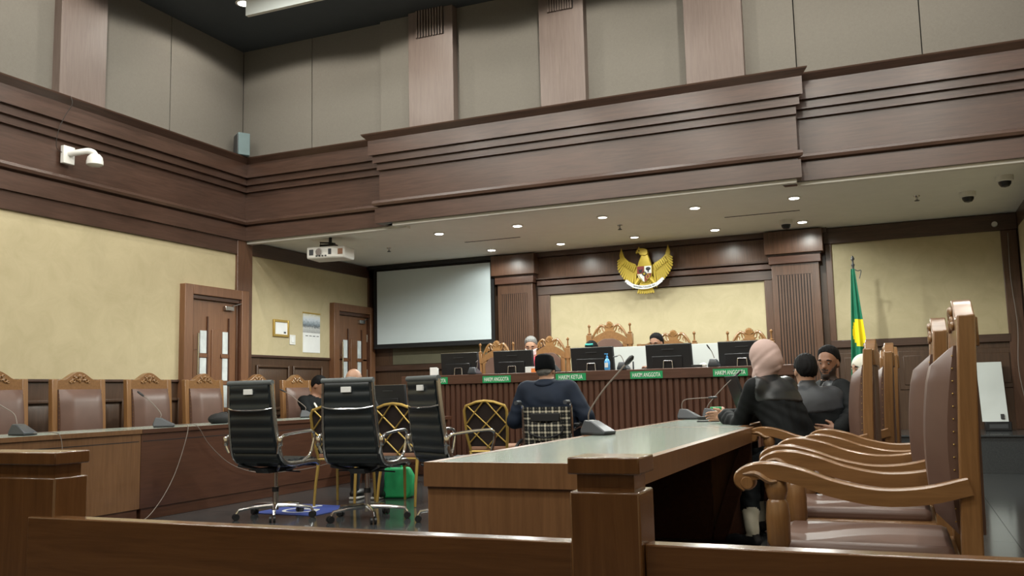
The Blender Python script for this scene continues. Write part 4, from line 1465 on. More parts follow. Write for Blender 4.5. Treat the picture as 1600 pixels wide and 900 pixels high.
def person(lab, loc, yaw, seat, neck, head_rot, cloth='robe', skin='skin', hair='hair', arms=(), lean_sh=0.0, sh_w=.19, bulk=1.0, trouser='trouser', h=.0125,
           hair_line=.25, collar=None, face=True, neck_len=.13, legs=True, stature=1.0, knee=.42, beard=False, sleeve=1.0, gown=False, legpts=None):
    """local: +x forward, +y left, z up from the floor. neck = base of neck point."""
    t = thing('person', lab, 'person', loc, yaw)
    mats = [M[cloth], M[skin], M[trouser], M['black'], M['cuff']]
    fold = .0035 if gown else .002
    S = SDF()
    P = V3(0, 0, seat + .10)
    N = np.array(neck, float)
    sd = V3(-sin(lean_sh), cos(lean_sh), 0)
    C = P + (N - P) * .70
    bk = bulk
    for s in (-1, 1):
        S.cap(P + sd * s * .075 * bk, C + sd * s * .085 * bk, .120 * bk, .118 * bk, 0, .05)
    S.cap(P + (N - P) * .35, C, .135 * bk, .125 * bk, 0, .05)
    shc = P + (N - P) * .90
    S.cap(shc + sd * (sh_w - .035), shc - sd * (sh_w - .035), .072 * bk, .072 * bk, 0, .06)
    S.cap(C, N, .11 * bk, .062, 0, .06)
    hands = []
    for s, (wrist, pole, hd) in zip((1, -1), arms):
        a = shc + sd * s * (sh_w)
        e, w = elbow(a, np.array(wrist, float), .30 * stature, .26 * stature, pole)
        S.cap(a, e, .066 * bk * sleeve, .056 * bk * sleeve, 0, .04)
        S.cap(e, w, .054 * bk * sleeve, (.040 if not gown else .052) * sleeve, 0, .02)
        fd = (w - e) / np.linalg.norm(w - e)
        S.cap(w, w + fd * .02, .030, .027, 1, .008)
        hands.append((w + fd * .02, fd, hd, s))
    if legs:
        for s in (-1, 1):
            hp, kn, an = P + V3(.03, s * .09, -.02), V3(knee, s * .13, seat + .03), V3(knee - .02, s * .13, .10)
            if legpts:
                kn, an = [np.array(q_, float) for q_ in legpts[0 if s > 0 else 1]]
            m_ = 0 if gown else 2
            S.cap(hp, kn, .088, .066, m_, .04)
            if gown:
                mid_ = kn + (an - kn) * .62
                S.cap(kn, mid_, .066, .060, 0, .03)
            S.cap(kn, an, .062, .045, m_ if not gown else 2, .03)
            S.cap(an + V3(-.03, 0, -.055), an + V3(.16, s * .02, -.065), .040, .033, 3, .02)
    # head
    R = rotm(*head_rot)
    upd = R[:, 2]
    hc = N + V3(0, 0, 1) * neck_len * .45 + upd * (neck_len * .85)
    at = lambda x, y, z: hc + R @ V3(x, y, z)
    S.cap(N - V3(0, 0, .02), at(-.015, 0, -.05), .060, .052, 1, .03)
    S.ell(at(-.012, 0, .025), (.096, .076, .098), 1, R, .02)
    S.ell(at(.022, 0, -.045), (.066, .058, .072), 1, R, .03)
    if face:
        S.cap(at(.082, 0, .012), at(.098, 0, -.026), .009, .0135, 1, .012)
        S.ell(at(.084, 0, -.062), (.012, .024, .010), 1, R, .012)
        S.ell(at(.072, 0, -.097), (.020, .022, .018), 1, R, .02)
        S.ell(at(.074, 0, .028), (.016, .052, .012), 1, R, .014)
        for s in (-1, 1):
            S.ell(at(-.005, s * .078, -.012), (.020, .009, .030), 1, R, .008)
    lo, hi = S.bounds(.03)
    mi = np.array([q[5] for q in S.pr])
    def bodyf(p):
        cz = np.clip((N[2] - .06 - p[..., 2]) / .1, 0, 1)          # cloth folds below the neck
        return S.val(p) + cz * fold * (np.sin(p[..., 0] * 48 + 9 * np.sin(p[..., 2] * 11) + p[..., 1] * 21) + .8 * np.sin(p[..., 1] * 61 - p[..., 2] * 24 + 5 * np.sin(p[..., 0] * 17)))
    body = sdf_obj('body', bodyf, lo, hi, h, mats, t, lambda p: mi[S.mats(p)])
    # hair shell
    Hd = SDF()
    Hd.ell(at(-.012, 0, .025), (.096, .076, .098), 0, R); Hd.ell(at(.022, 0, -.045), (.066, .058, .072), 0, R, .03)
    if hair:
        def hf(p):
            d = (p - hc) @ R
            edge = np.clip(-np.maximum(d[..., 0] * .85 - d[..., 2] * .62 - hair_line * .04, -d[..., 2] - .068) / .035, 0, 1)
            base = Hd.val(p) - .003 - .008 * edge - .0018 * np.sin(d[..., 1] * 210 + 3 * np.sin(d[..., 0] * 90)) - .007 * edge * np.clip((d[..., 2] - .05) / .06, 0, 1)
            front = d[..., 0] * .85 - d[..., 2] * .62 - hair_line * .04      # keep behind / above this plane
            zl = -.068 + .095 * np.clip((d[..., 0] + .055) / .035, 0, 1) + .03 * np.clip((d[..., 0] - .02) / .03, 0, 1)
            low = zl - d[..., 2]
            return np.maximum(np.maximum(base, front), low)
        sdf_obj('hair', hf, hc - .16, hc + .16, .006, [M[hair]], t)
    if face:
        for s in (-1, 1):
            MB().blob(tuple(at(.077, s * .031, .006)), (.009, .010, .006), 10, 6).build('eye', M['eye'], t)
            MB().blob(tuple(at(.0845, s * .031, .006)), (.0045, .0045, .005), 8, 5).build('iris', M['blackmat'], t)
            MB().tube([tuple(at(.083, s * .012, .027)), tuple(at(.086, s * .032, .034)), tuple(at(.070, s * .055, .026))], [.004, .0055, .003], 6).build('eyebrow', M['hair'], t)
        MB().tube([tuple(at(.084, -.022, -.062)), tuple(at(.0955, 0, -.0605)), tuple(at(.084, .022, -.062))], [.003, .005, .003], 6).build('mouth', M['skin_dark'] if skin == 'skin' else M['gold_cloth'], t)
        if beard:
            def bf(p):
                d = (p - hc) @ R
                jaw = d[..., 2] + .078 - np.clip(np.abs(d[..., 1]) - .022, 0, 1) * 1.5
                must = np.maximum(np.abs(d[..., 2] + .046) - .007, np.abs(d[..., 1]) - .030)
                return np.maximum(np.maximum(np.maximum(S.val(p) - .003, np.minimum(jaw, must)), -(d[..., 2] + .13)), -(d[..., 0] - .015))
            sdf_obj('beard', bf, hc - .15, hc + .15, .007, [M['stubble']], t)
    return dict(t=t, S=S, hc=hc, R=R, at=at, N=N, P=P, C=C, shc=shc, sd=sd, hands=hands, lo=lo, hi=hi)


def shell(pp, name, mat, off, clip, lo, hi, h=.009):
    """garment layer: body surface pushed out by off, kept where clip(p) < 0"""
    S = pp['S']
    return sdf_obj(name, lambda p: np.maximum(S.val(p) - off, clip(p)), np.array(lo, float), np.array(hi, float), h, [M[mat]], pp['t'])


def local(loc, yaw, wx, wy, wz):
    dx, dy = wx - loc[0], wy - loc[1]
    return (dx * cos(yaw) + dy * sin(yaw), -dx * sin(yaw) + dy * cos(yaw), wz - loc[2])


# --- person in pink headscarf
loc, yw = (-.68, 6.50, 0), rad(150)
Lw = lambda x, y, z: local(loc, yw, x, y, z)
p = person('person in black robe and dusty pink headscarf leaning on the right desk', loc, yw, .485, Lw(-.88, 6.66, 1.05), (rad(8), rad(10), 0), 'robe', 'skin', None,
           arms=[(Lw(-1.21, 6.80, .80), (-.3, .35, -.8), None), (Lw(-1.20, 6.87, .80), (.2, -.7, -.5), None)], sh_w=.18, bulk=.98, gown=True, sleeve=1.12, lean_sh=0, trouser='beige', legpts=[(Lw(-1.0, 6.36, .46), Lw(-.955, 6.10, .09)), (Lw(-1.04, 6.72, .50), Lw(-1.0, 6.7, .09))])
hc, R = p['hc'], p['R']
for (w, fd, _, s) in p['hands']:
    hand(p['t'], w, V3(1, -s * .25, .06), (0, -s, -.25), -s, 'skin', .62, scale=1.0)


def hj(q):
    d = (q - hc) @ R
    wob = .0022 * np.sin(d[..., 0] * 38 + d[..., 2] * 52 + 14 * d[..., 1] + 2.5 * np.sin(d[..., 2] * 23 + d[..., 0] * 9)) * np.clip((.09 - d[..., 2]) / .1, .1, 1)
    S = SDF(); S.ell(hc + R @ V3(-.012, 0, .018), (.115, .091, .118), 0, R); S.ell(hc + R @ V3(-.085, .01, -.035), (.05, .06, .055), 0, R, .04)
    S.cap(hc + R @ V3(-.01, 0, -.06), p['N'] + V3(.02, 0, .045), .082, .090, 0, .05)
    for a_, b_ in ((.5, -.045), (-.3, -.075), (.2, -.11)):
        S.cap(hc + R @ V3(-.10, .05 * a_, b_ + .02), hc + R @ V3(.03, -.085, b_ - .03), .016, .012, 0, .02)
        S.cap(hc + R @ V3(-.10, .05 * a_, b_ + .02), hc + R @ V3(.03, .085, b_ - .03), .016, .012, 0, .02)
    v = S.val(q) - wob
    face = np.linalg.norm((d - V3(.135, 0, -.015)) / V3(.075, .062, .085), axis=-1) - 1
    return np.maximum(v, -face * .06)


sdf_obj('headscarf', hj, hc - V3(.25, .25, .27), hc + V3(.25, .25, .2), .007, [M['hijab']], p['t'])
N = p['N']
shell(p, 'satin_shoulder_yoke', 'satin_dark', .006, lambda q: np.maximum(np.maximum(np.linalg.norm((q - N - V3(-.08, 0, -.06)) / V3(.17, .24, .16), axis=-1) - 1, -(N[0] + .02 - q[..., 0])), 0 * q[..., 0] - 1), N - V3(.35, .32, .3), N + V3(.2, .32, .12))

# --- man with his back turned, grey satin collar
loc, yw = (-.52, 7.17, 0), rad(122)
Lw = lambda x, y, z: local(loc, yw, x, y, z)
p = person('man in black robe with grey satin collar, back of head to camera', loc, yw, .485, Lw(-.67, 7.22, .955), (rad(-8), rad(14), rad(4)), 'robe', 'skin', 'hair',
           arms=[(Lw(-.98, 7.45, .78), (0, .5, -1), None), (Lw(-.75, 7.62, .75), (.2, -1, -.6), None)], sh_w=.20, bulk=1.08, gown=True, sleeve=1.1, hair_line=.35)
N = p['N']
for (w, fd, _, s) in p['hands']:
    hand(p['t'], w, fd, (0, 0, -1), -s, 'skin', .6)
shell(p, 'satin_collar', 'satin', .007, lambda q: np.maximum(np.linalg.norm((q - N - V3(-.07, -.02, -.05)) / V3(.15, .25, .17), axis=-1) - 1, q[..., 0] - N[0] - .01), N - V3(.3, .34, .3), N + V3(.2, .34, .1))
at = p['at']
g = MB()
for s in (-1, 1):
    g.tube([tuple(at(.088, s * .058, .012)), tuple(at(.02, s * .086, .012)), tuple(at(-.015, s * .088, .004))], .003, 6)
    g.tube([tuple(at(.098 + 0 * a, s * .031 + .022 * cos(a), .006 + .017 * sin(a))) for a in [2 * pi * k / 12 for k in range(13)]], .0022, 6)
g.build('glasses', M['black'], p['t'])

# --- man facing the camera
loc, yw = (-.36, 7.80, 0), rad(205)
Lw = lambda x, y, z: local(loc, yw, x, y, z)
p = person('bearded man in black robe turned toward the camera', loc, yw, .485, Lw(-.53, 7.60, 1.025), (rad(48), rad(9), rad(-4)), 'robe', 'skin_dark', 'hair',
           arms=[(Lw(-.44, 6.99, .69), (-.6, .7, -.5), None), (Lw(-.80, 7.80, .78), (0, -.4, -1), None)], sh_w=.205, bulk=1.02, gown=True, sleeve=1.12, hair_line=-.2, beard=True, h=.0105)
N = p['N']
(w, fd, _, s) = p['hands'][0]
hand(p['t'], w, Vector((Lw(-.70, 6.98, .69)[0] - w[0], Lw(-.70, 6.98, .69)[1] - w[1], .03)), Lw(-.6, 8.0, .6) - np.array(Lw(-.6, 7.0, .6)), -s, 'skin_dark', .35, scale=1.05)
fdl = fd
MB().lathe([(.033, -.006), (.036, 0), (.033, .006)], (0, 0, 0), 14).build('bracelet', M['gold'], p['t'], loc=tuple(w - fd * .012)).rotation_euler = Vector(fd).to_track_quat('Z', 'Y').to_euler()
(w, fd, _, s) = p['hands'][1]
hand(p['t'], w, fd, (0, 0, -1), -s, 'skin_dark', .6)
shell(p, 'satin_lapel', 'satin', .007, lambda q: np.maximum(np.linalg.norm((q - N - V3(.06, .10, -.10)) / V3(.12, .10, .14), axis=-1) - 1, -1 + 0 * q[..., 0]), N - V3(.2, .3, .32), N + V3(.25, .34, .1))

# --- person almost hidden behind the chair backs
loc, yw = (-.29, 8.62, 0), rad(185)
p = person('person in pale headscarf almost hidden behind the lawyers chairs', loc, yw, .485, (.02, .18, .98), (rad(30), rad(8), 0), 'robe', 'skin', None,
           arms=[((.26, .20, .90), (0, .8, -.6), None), ((.3, -.15, .78), (0, -.5, -1), None)], sh_w=.18, gown=True)
hc, R = p['hc'], p['R']
N = p['N']
sdf_obj('headscarf', lambda q: np.maximum(SDF().ell(hc + R @ V3(-.015, 0, .015), (.108, .088, .115), 0, R).cap(hc + R @ V3(-.02, 0, -.06), N + V3(0, 0, .03), .07, .08, 0, .06).val(q),
        -.06 * (np.linalg.norm(((q - hc) @ R - V3(.12, 0, -.02)) / V3(.07, .062, .085), axis=-1) - 1)), hc - .24, hc + .2, .01, [M['cuff']], p['t'])
(w, fd, _, s) = p['hands'][0]
hand(p['t'], w, (.2, -.2, .8), (1, 0, 0), s, 'skin', .5)

# --- man in black robe at the left desk
loc, yw = (-7.12, 9.98, 0), rad(-12)
p = person('man in black robe with white collar band reading at the left desk', loc, yw, .485, (.10, -.10, 1.0), (rad(22), rad(32), 0), 'robe', 'skin_dark', 'hair',
           arms=[((.42, .16, .80), (.1, .6, -.9), None), ((.42, -.10, .80), (.0, -.7, -.8), None)], sh_w=.20, gown=True, hair_line=0.0, bulk=1.0)
N = p['N']
for (w, fd, _, s) in p['hands']:
    hand(p['t'], w, fd, (0, 0, -1), -s, 'skin_dark', .5)
MB().tube(curve_pts([tuple(N + V3(-.07, 0, .03)), tuple(N + V3(-.035, -.075, .025)), tuple(N + V3(.045, -.085, -.03)), tuple(N + V3(.115, -.06, -.13)), tuple(N + V3(.13, -.05, -.21))], 16), [.010] * 8 + [.014] * 9, 8, flat=.6).build('white_collar_band', M['cuff'], p['t'])

# --- bald man on gold chair
loc, yw = (-4.88, 7.44, 0), rad(98)
p = person('bald man with grey fringe seated behind the middle office chair', loc, yw, .49, (.02, 0, .985), (rad(0), rad(14), 0), 'trouser', 'skin', None,
           arms=[((.30, .14, .62), (0, .6, -.8), None), ((.30, -.14, .62), (0, -.6, -.8), None)], sh_w=.18, bulk=.92, knee=.36)
hc, R = p['hc'], p['R']
for (w, fd, _, s) in p['hands']:
    hand(p['t'], w, fd, (0, 0, -1), -s, 'skin', .4)
HS = p['S']
sdf_obj('hair_fringe', lambda q: np.maximum(np.maximum(HS.val(q) - .006, np.abs(((q - hc) @ R)[..., 2] + .01) - .035), ((q - hc) @ R)[..., 0] + .02), hc - .14, hc + .14, .008, [M['hair_grey']], p['t'])
for s in (-1, 1):
    sh = MB()
    sh.blob((.40, s * .13 - .02 * s, .045), (.145, .052, .05), 12, 8)
    so = sh.build('sneaker', M['black'], p['t'])
    B(.255, .545, s * .11 - .05, s * .11 + .05, .003, .028).build('sneaker_sole', M['white'], p['t'], .01)

# --- judges
for (x, y, nk, hr, cl, hair, sk, lab, hl) in ((-4.52, 11.30, (.10, .0, 1.45 - .42), (rad(14), rad(22), 0), 'red', 'hair_grey', 'skin', 'grey haired judge in red robe bending over behind a monitor', -.1),
                                              (-3.66, 11.40, (.16, 0, 1.38 - .42), (rad(0), rad(45), 0), 'robe', 'hair', 'skin_dark', 'presiding judge mostly hidden behind the centre monitor', 0),
                                              (-2.80, 11.30, (.12, 0, 1.41 - .42), (rad(-14), rad(14), 0), 'robe', 'hair', 'skin_dark', 'dark haired judge in black robe behind the fourth monitor', -.1)):
    p = person(lab, (x, y, PZ), rad(-90), .50, nk, hr, cl, sk, hair, arms=[((.36, .16, .815), (0, .6, -.8), None), ((.36, -.16, .815), (0, -.6, -.8), None)], sh_w=.19, hair_line=hl, gown=True, h=.015)
    for (w, fd, _, s) in p['hands']:
        hand(p['t'], w, fd, (0, 0, -1), -s, sk, .5, h=.006)
    if cl == 'red':
        hc, R, at = p['hc'], p['R'], p['at']
        HS = p['S']
        sdf_obj('face_mask', lambda q: np.maximum(np.maximum(HS.val(q) - .006, ((q - hc) @ R)[..., 2] + .02), np.maximum(-((q - hc) @ R)[..., 0] + .01, -((q - hc) @ R)[..., 2] - .10)), hc - .15, hc + .15, .008, [M['paper']], p['t'])
    elif cl == 'robe' and x < -3:
        MB().tube([tuple(p['at'](.02, -.05, .135)), tuple(p['at'](.03, 0, .14)), tuple(p['at'](.02, .05, .135))], .014, 8).build('teal_cap_band', M['teal'], p['t'])
    else:
        N = p['N']
        MB().tube(curve_pts([tuple(N + V3(.09, .05, .0)), tuple(N + V3(.13, .05, -.12)), tuple(N + V3(.14, .05, -.3))], 10), .022, 8, flat=.5).build('red_sash', M['red'], p['t'])

# --- wheelchair
wc = thing('wheelchair', 'wheelchair with black and cream plaid backrest and chrome frame', 'wheelchair', (-2.90, 7.72, 0), rad(2))
P, Q = [], []
for i in range(13):
    z = .46 + .42 * i / 12
    P.append([(x, -.20 - .02 * (z - .46) / .42 - .035 * (1 - (x / .215) ** 2), z) for x in [-.215 + .43 * j / 10 for j in range(11)]])
    Q.append([(a, b + .012, c) for a, b, c in P[-1]])
m = MB(); m.grid(P); m.grid(Q); m.grid([P[0], Q[0]]); m.grid([P[-1], Q[-1]]); m.grid([[a[0], b[0]] for a, b in zip(P, Q)]); m.grid([[a[-1], b[-1]] for a, b in zip(P, Q)])
bk = m.build('backrest', M['plaid'], wc)
pk = MB()
pk.grid([[(x, -.26 - .012 * sin(pi * (z - .60) / .2) - .0 - .03 * (1 - (x / .2) ** 2) * .6, z + .03 * (x / .15) ** 2) for x in [-.15 + .3 * j / 8 for j in range(9)]] for z in (.58, .62, .66, .70, .74)])
pk.build('back_pocket', M['plaid'], bk)
pe = MB(); pe.tube(curve_pts([(-.155, -.262, .72), (-.14, -.285, .65), (0, -.30, .615), (.14, -.285, .65), (.155, -.262, .72)], 16), .008, 6)
pe.build('pocket_edge', M['blackmat'], bk)
B(-.135, .135, -.292, -.262, .755, .825).build('pocket_flap', M['blackmat'], bk, .006)
B(-.215, .215, -.20, .24, .455, .48).build('seat', M['blackmat'], wc, .01)
for s in (-1, 1):
    MB().tube(curve_pts([(s * .225, -.21, .30), (s * .225, -.22, .60), (s * .225, -.235, .86), (s * .225, -.27, .915), (s * .225, -.34, .925)], 18), .0125, 8).build('back_cane', M['chrome'], wc)
    MB().tube([(s * .225, -.30, .922), (s * .225, -.40, .922)], .019, 10).build('push_handle', M['grey'], wc)
    fr = MB()
    fr.tube(curve_pts([(s * .235, -.21, .68), (s * .235, -.05, .70), (s * .235, .20, .70), (s * .235, .28, .62), (s * .235, .28, .30), (s * .235, .38, .12)], 20), .012, 8)
    fr.tube([(s * .235, -.21, .32), (s * .235, .28, .32)], .012, 8); fr.tube([(s * .235, -.21, .47), (s * .235, .28, .47)], .012, 8)
    fr.build('side_frame', M['chrome'], wc)
    B(s * .235 - .03, s * .235 + .03, -.12, .16, .705, .735).build('arm_pad', M['black'], wc, .01)
    wh = MB()
    wh.tube([(s * .285, .30 * cos(a) - .08, .302 + .285 * sin(a)) for a in [2 * pi * k / 32 for k in range(33)]], .015, 8)
    who = wh.build('rear_wheel', M['black'], wc)
    sp = MB()
    for k in range(12):
        a = 2 * pi * k / 12
        sp.tube([(s * .285, -.08, .302), (s * .285, .28 * cos(a) - .08, .302 + .28 * sin(a))], .003, 5)
    sp.tube([(s * .31, .27 * cos(a) - .08, .302 + .26 * sin(a)) for a in [2 * pi * k / 28 for k in range(29)]], .007, 6)
    sp.build('spokes_and_handrim', M['chrome'], who)
    MB().tube([(s * .21 - .015, .34, .075), (s * .21 + .015, .34, .075)], .072, 16).build('front_caster', M['black'], wc)
    MB().bar((s * .12, .34, .10), (s * .12, .52, .12), .14, .015).build('foot_plate', M['black'], wc)

# --- man in the wheelchair
loc, yw = (-2.93, 7.80, 0), rad(92)
p = person('man in navy jacket and black peci cap seated in the wheelchair', loc, yw, .49, (-.0, .075, 1.075), (rad(-8), rad(10), rad(-6)), 'navy', 'skin', 'hair_grey',
           arms=[((.20, .27, .72), (-.4, .5, -.8), None), ((.20, -.29, .72), (-.4, -.6, -.8), None)], sh_w=.215, bulk=1.24, sleeve=1.0, neck_len=.10, hair_line=.3, knee=.40)
for (w, fd, _, s) in p['hands']:
    hand(p['t'], w, fd, (0, 0, -1), -s, 'skin', .5)
hc, R, at = p['hc'], p['R'], p['at']
cp_ = MB()
prof = [(.099, -.028), (.104, -.02), (.102, .06), (.092, .102), (.066, .120), (1e-3, .126)]
cp_.lathe(prof, (0, 0, 0), 28, 1.12, .86)
cp_.v = [tuple(at(x - .018 - z * .10, y, z + .022)) for x, y, z in cp_.v]
cp_.build('peci_cap', M['felt'], p['t'])
N = p['N']
shell(p, 'jacket_collar', 'navy', .014, lambda q: np.linalg.norm((q - N - V3(-.01, 0, .01)) / V3(.11, .12, .055), axis=-1) - 1, N - .2, N + .2)


# ================================================================== LOOSE THINGS
mic('grey conference microphone with long gooseneck on the near right desk', (-1.70, 5.25, .752), rad(-20), [(-.07, 0, .07), (-.06, 0, .14), (.02, .03, .26), (.10, .06, .35), (.16, .09, .42)], .016)
mic('grey conference microphone with neck bent flat on the far right desk', (-1.70, 7.80, .752), rad(0), [(-.06, 0, .07), (-.06, 0, .13), (-.03, 0, .165), (.06, .0, .175), (.18, .0, .18)], .010)
mic('grey conference microphone in front of the clasped hands, neck raised', (-1.52, 7.95, .752), rad(8), [(-.06, 0, .07), (-.04, 0, .12), (.03, 0, .20), (.12, 0, .29), (.20, 0, .36)], .010)
mic('grey conference microphone at the left picture edge on counsel desk', (-6.26, 4.98, .772), rad(0), [(-.06, 0, .07), (-.10, 0, .16), (-.16, -.05, .22), (-.2, -.1, .26)], .012)
mic('grey conference microphone with tilted neck on the counsel desk, cable hanging down', (-6.22, 6.40, .772), rad(40), [(-.04, 0, .07), (-.03, .01, .12), (-.09, .02, .20), (-.14, .03, .25), (-.19, .04, .29)], .010)
mic('grey conference microphone before the man in black robe at left', (-6.52, 9.0, .772), rad(40), [(-.04, 0, .07), (-.03, .0, .12), (-.12, .02, .20), (-.20, .03, .27), (-.27, .04, .31)], .010)
# cables
o = MB().tube(curve_pts([(-6.13, 6.44, .785), (-6.03, 6.46, .79), (-5.995, 6.46, .74), (-6.0, 6.38, .50), (-6.005, 6.28, .30), (-5.98, 6.10, .12), (-5.95, 5.9, .012), (-5.9, 5.6, .010)], 40), .0035, 6).build('hanging_cable', M['cable'])
tag(o, 'pale cable hanging straight down the dark counsel desk front', 'cable')
o = MB().tube(curve_pts([(-6.13, 6.50, .785), (-6.03, 6.56, .79), (-5.992, 6.60, .75), (-5.99, 6.75, .58), (-5.985, 7.05, .38), (-5.97, 7.45, .27), (-5.88, 7.75, .26), (-5.6, 7.9, .30), (-5.3, 8.0, .42), (-5.3, 8.15, .70)], 50), .0035, 6).build('slack_cable', M['cable'])
tag(o, 'slack pale cable sagging diagonally across the counsel desk front', 'cable')
o = MB().tube(curve_pts([(-6.2, 4.99, .785), (-6.03, 5.05, .79), (-5.99, 5.1, .74), (-5.985, 5.12, .5), (-5.98, 5.12, .2)], 24), .0035, 6).build('hanging_cable', M['cable'])
tag(o, 'short pale cable looping off the desk at the left picture edge', 'cable')
# black bag on the counsel desk
m = MB(); m.blob((0, 0, .05), (.10, .13, .06), 12, 8); m.blob((.0, .05, .075), (.06, .07, .045), 10, 6)
o = m.build('black_bag', M['blackmat'], None, loc=(-6.35, 7.28, .765)); tag(o, 'small black bag lying on the counsel desk beside first office chair', 'bag')
# laptop-like monitor seen edge on, keyboard box etc. on the far right desk
t = thing('side_monitor', 'dark monitor seen almost edge on, tilted, before the pink headscarf', 'monitor', (-1.27, 8.02, .752), rad(-70))
MB().prism([(-.01, .04), (.012, .04), (-.09, .36), (-.112, .36)], -.25, .25, 'yz').build('screen', M['black'], t, .004)
MB().prism([(.012, .06), (.030, .08), (-.04, .26), (-.064, .28)], -.14, .14, 'yz').build('back_bulge', M['darkgrey'], t, .006)
MB().bar((0, .02, .005), (0, -.02, .16), .05, .02).build('stand_neck', M['alu'], t)
B(-.13, .13, -.10, .10, 0, .010).build('foot', M['black'], t, .003)
t = thing('green_box', 'small glossy green box on the far right desk beside the microphones', 'box', (-1.55, 8.28, .752), rad(12))
MB().prism([(-.075, 0), (.075, 0), (.055, .09), (-.06, .09)], -.06, .06, 'xz').build('carton', M['green_box'], t, .006)
B(-.03, .04, -.064, -.059, .02, .06).build('print', M['sign_text'], t)
o = B(-.04, .04, -.03, .03, 0, .025).build('black_adapter', M['black'], None, .004, (-1.56, 7.68, .751)); tag(o, 'small black adapter on the far right desk by the grey microphone', 'adapter')
o = B(-.085, .085, -.035, .035, 0, .009).build('mobile_phone', M['black'], None, .003, (-1.42, 7.20, .751)); tag(o, 'black phone lying flat on the desk in front of the clasped hands', 'phone')
t = thing('water_glass', 'clear drinking glass on far right desk beside the dark monitor', 'glass', (-1.02, 8.1, .752))
MB().lathe([(.028, 0), (.034, .10), (.031, .10), (.026, .006)], n=14).build('tumbler', M['glass'], t)
# floor things
t = thing('green_bag', 'bright green carrier bag on the floor behind the middle office chair', 'bag', (-4.70, 7.95, 0), rad(10))
m = MB()
m.prism([(-.16, .002), (.16, .002), (.18, .06), (.175, .22), (.14, .30), (-.13, .29), (-.18, .2), (-.18, .05)], -.09, .09)
m.v = [(x + .012 * sin(9 * z + 4 * y), y * (1 - .55 * max(0, z) / .3), z) for x, y, z in m.v]
m.build('bag_body', M['green_bag'], t, .02)
MB().tube(curve_pts([(-.06, 0, .28), (-.05, 0, .37), (.04, 0, .38), (.06, 0, .28)], 12), .012, 6).build('bag_handle', M['green_bag'], t)
t = thing('blue_floor_sticker', 'blue wheelchair access sticker on the dark floor under office chairs', 'floor sticker', (-5.03, 6.92, .0015), rad(-2))
B(-.34, .34, -.33, .33, 0, .003).build('sticker_sheet', M['blue_mat'], t)
s_ = MB()
s_.tube([(-.02 + .15 * cos(a), -.05 + .15 * sin(a), .0035) for a in [pi * .75 + 1.45 * pi * k / 20 for k in range(21)]], .018, 6, flat=.05)
s_.bar((-.05, .20, .0035), (-.05, .0, .0035), .045, .003); s_.bar((-.05, .02, .0035), (.12, .02, .0035), .045, .003); s_.bar((.11, .02, .0035), (.19, -.17, .0035), .045, .003)
s_.prism([(-.05 + .035 * cos(2 * pi * k / 12), .25 + .035 * sin(2 * pi * k / 12)) for k in range(12)], .003, .0045, 'xy')
s_.build('wheelchair_symbol', M['paper'], t)

# ---- flag
t = thing('court_flag', 'green flag with yellow disc hanging on a pole by the right pilaster', 'flag', (-.48, 12.0, PZ))
MB().tube([(0, 0, .03), (.01, 0, 2.06)], .013, 8).build('pole', M['darkgrey'], t)
MB().lathe([(.15, 0), (.15, .02), (.05, .04), (.03, .07), (.02, .10)], n=18).build('pole_base', M['darkgrey'], t)
MB().lathe([(.012, 2.05), (.022, 2.08), (.010, 2.10), (.010, 2.13), (.024, 2.155), (.012, 2.185), (1e-3, 2.20)], (.01, 0, 0), 10).build('finial', M['darkgrey'], t)
MB().tube(curve_pts([(.01, -.01, 2.03), (.06, -.02, 2.0), (.10, -.02, 2.0), (.075, -.02, 1.9)], 12), .006, 6).build('tie_cord', M['darkgrey'], t)
P = []
NI, NJ = 34, 26
for i in range(NI + 1):
    v = i / NI
    z = 2.03 - 1.42 * v
    row = []
    wl_, wr_ = -.02 - .075 * v, .025 + .125 * min(1, v * 1.05)
    for j in range(NJ + 1):
        u = j / NJ
        x = wl_ + (wr_ - wl_) * u
        amp = .012 + .045 * v
        y = -.03 - amp * (.5 + .5 * sin(u * 2 * pi * 1.9 + 1.2 * v + .5)) - .01 * sin(7 * v)
        row.append((x, y, z - .03 * u * v))
    P.append(row)
m = MB(); m.grid(P)
me = m.mesh('flag_cloth', [M['flag_green'], M['flag_yellow']], 60)
me.polygons.foreach_set('material_index', [1 if ((p.center.x - .035) / .078) ** 2 + ((p.center.z - 1.235) / .175) ** 2 < 1 else 0 for p in me.polygons])
fo = put('flag_cloth', me, t)
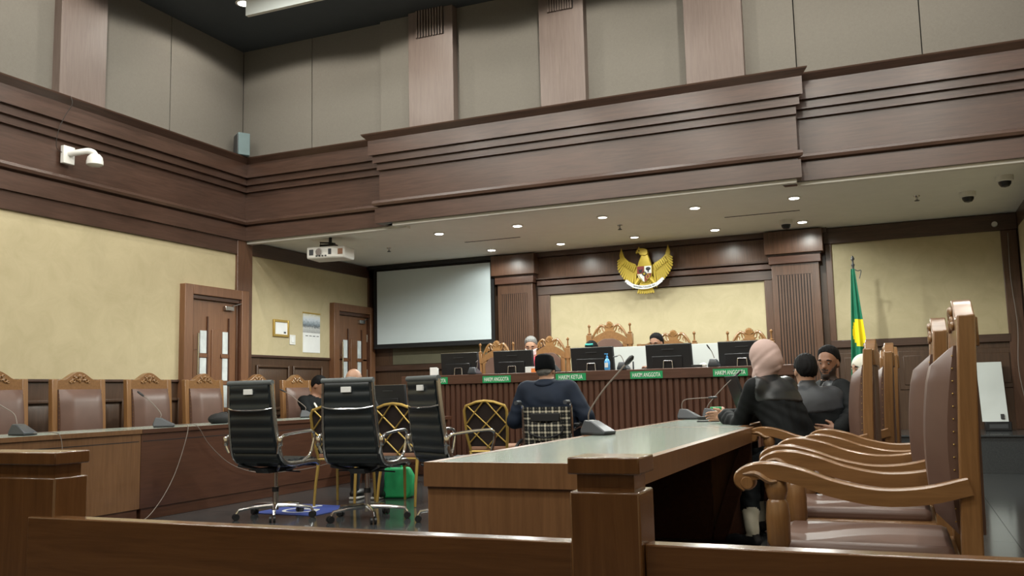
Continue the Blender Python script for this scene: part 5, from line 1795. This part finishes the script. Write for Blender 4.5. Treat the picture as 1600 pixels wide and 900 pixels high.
sd = fo.modifiers.new('thick', 'SOLIDIFY'); sd.thickness = .004
sb = fo.modifiers.new('sub', 'SUBSURF'); sb.levels = 1; sb.render_levels = 1
# ---- white board leaning in the right corner
t = thing('leaning_board', 'white board leaning against the wainscot in the right corner', 'board', (1.0, 12.36, PZ + .11))
MB().prism([(0, 0), (.02, 0), (.34, .72), (.32, .72)], -.14, .14, 'yz').build('panel', M['board_white'], t)
MB().prism([(-.003, .03), (0.005, .03), (.03, .09), (.022, .09)], .06, .10, 'yz').build('corner_sticker', M['black'], t)
t2 = thing('black_plinth', 'low black box under the leaning white board', 'box', (1.03, 12.46, PZ))
B(-.14, .14, -.11, .12, .001, .108).build('plinth_body', M['black'], t2, .006)
B(-.10, .10, -.114, -.108, .03, .08).build('plinth_label', M['darkgrey'], t2)
o = MB().tube(curve_pts([(1.34, 12.74, 2.86), (1.33, 12.74, 2.3), (1.36, 12.73, 1.7), (1.33, 12.72, 1.2), (1.36, 12.70, .85), (1.4, 12.66, .6)], 30), .006, 6).build('wall_cable', M['cable'])
tag(o, 'thin pale cable hanging down the far right corner', 'cable')
# upper-ceiling light panels (fittings of the hall lights, above the frame)
for i, (x, y) in enumerate(PANEL_LIGHTS):
    t = thing('ceiling_light_panel', 'rectangular light panel in the dark upper ceiling above the hall', 'ceiling light', (x, y, 5.758))
    t['group'] = 'hall ceiling light panels'
    B(-.58, .58, -.28, .28, -.14, 0).build('housing', M['white_trim'], t, .004)
    B(-.53, .53, -.23, .23, -.146, -.139).build('diffuser', M['lamp_dim'], t)
# things of one kind share a group phrase
GR = {'monitor': 'black desk monitors', 'name_sign': 'green name signs on the judges bench', 'conference_microphone': 'grey conference microphones', 'counsel_desk': 'counsel desks at the left',
      'lawyers_desk': 'lawyers desks at the right', 'dome_camera': 'dome cameras in the soffit', 'sprinkler_head': 'sprinkler heads in the soffit', 'hanging_cable': 'cables hanging off the counsel desk'}
for o in COL.objects:
    k = o.name.split('.')[0]
    if o.parent is None and k in GR:
        o['group'] = GR[k]
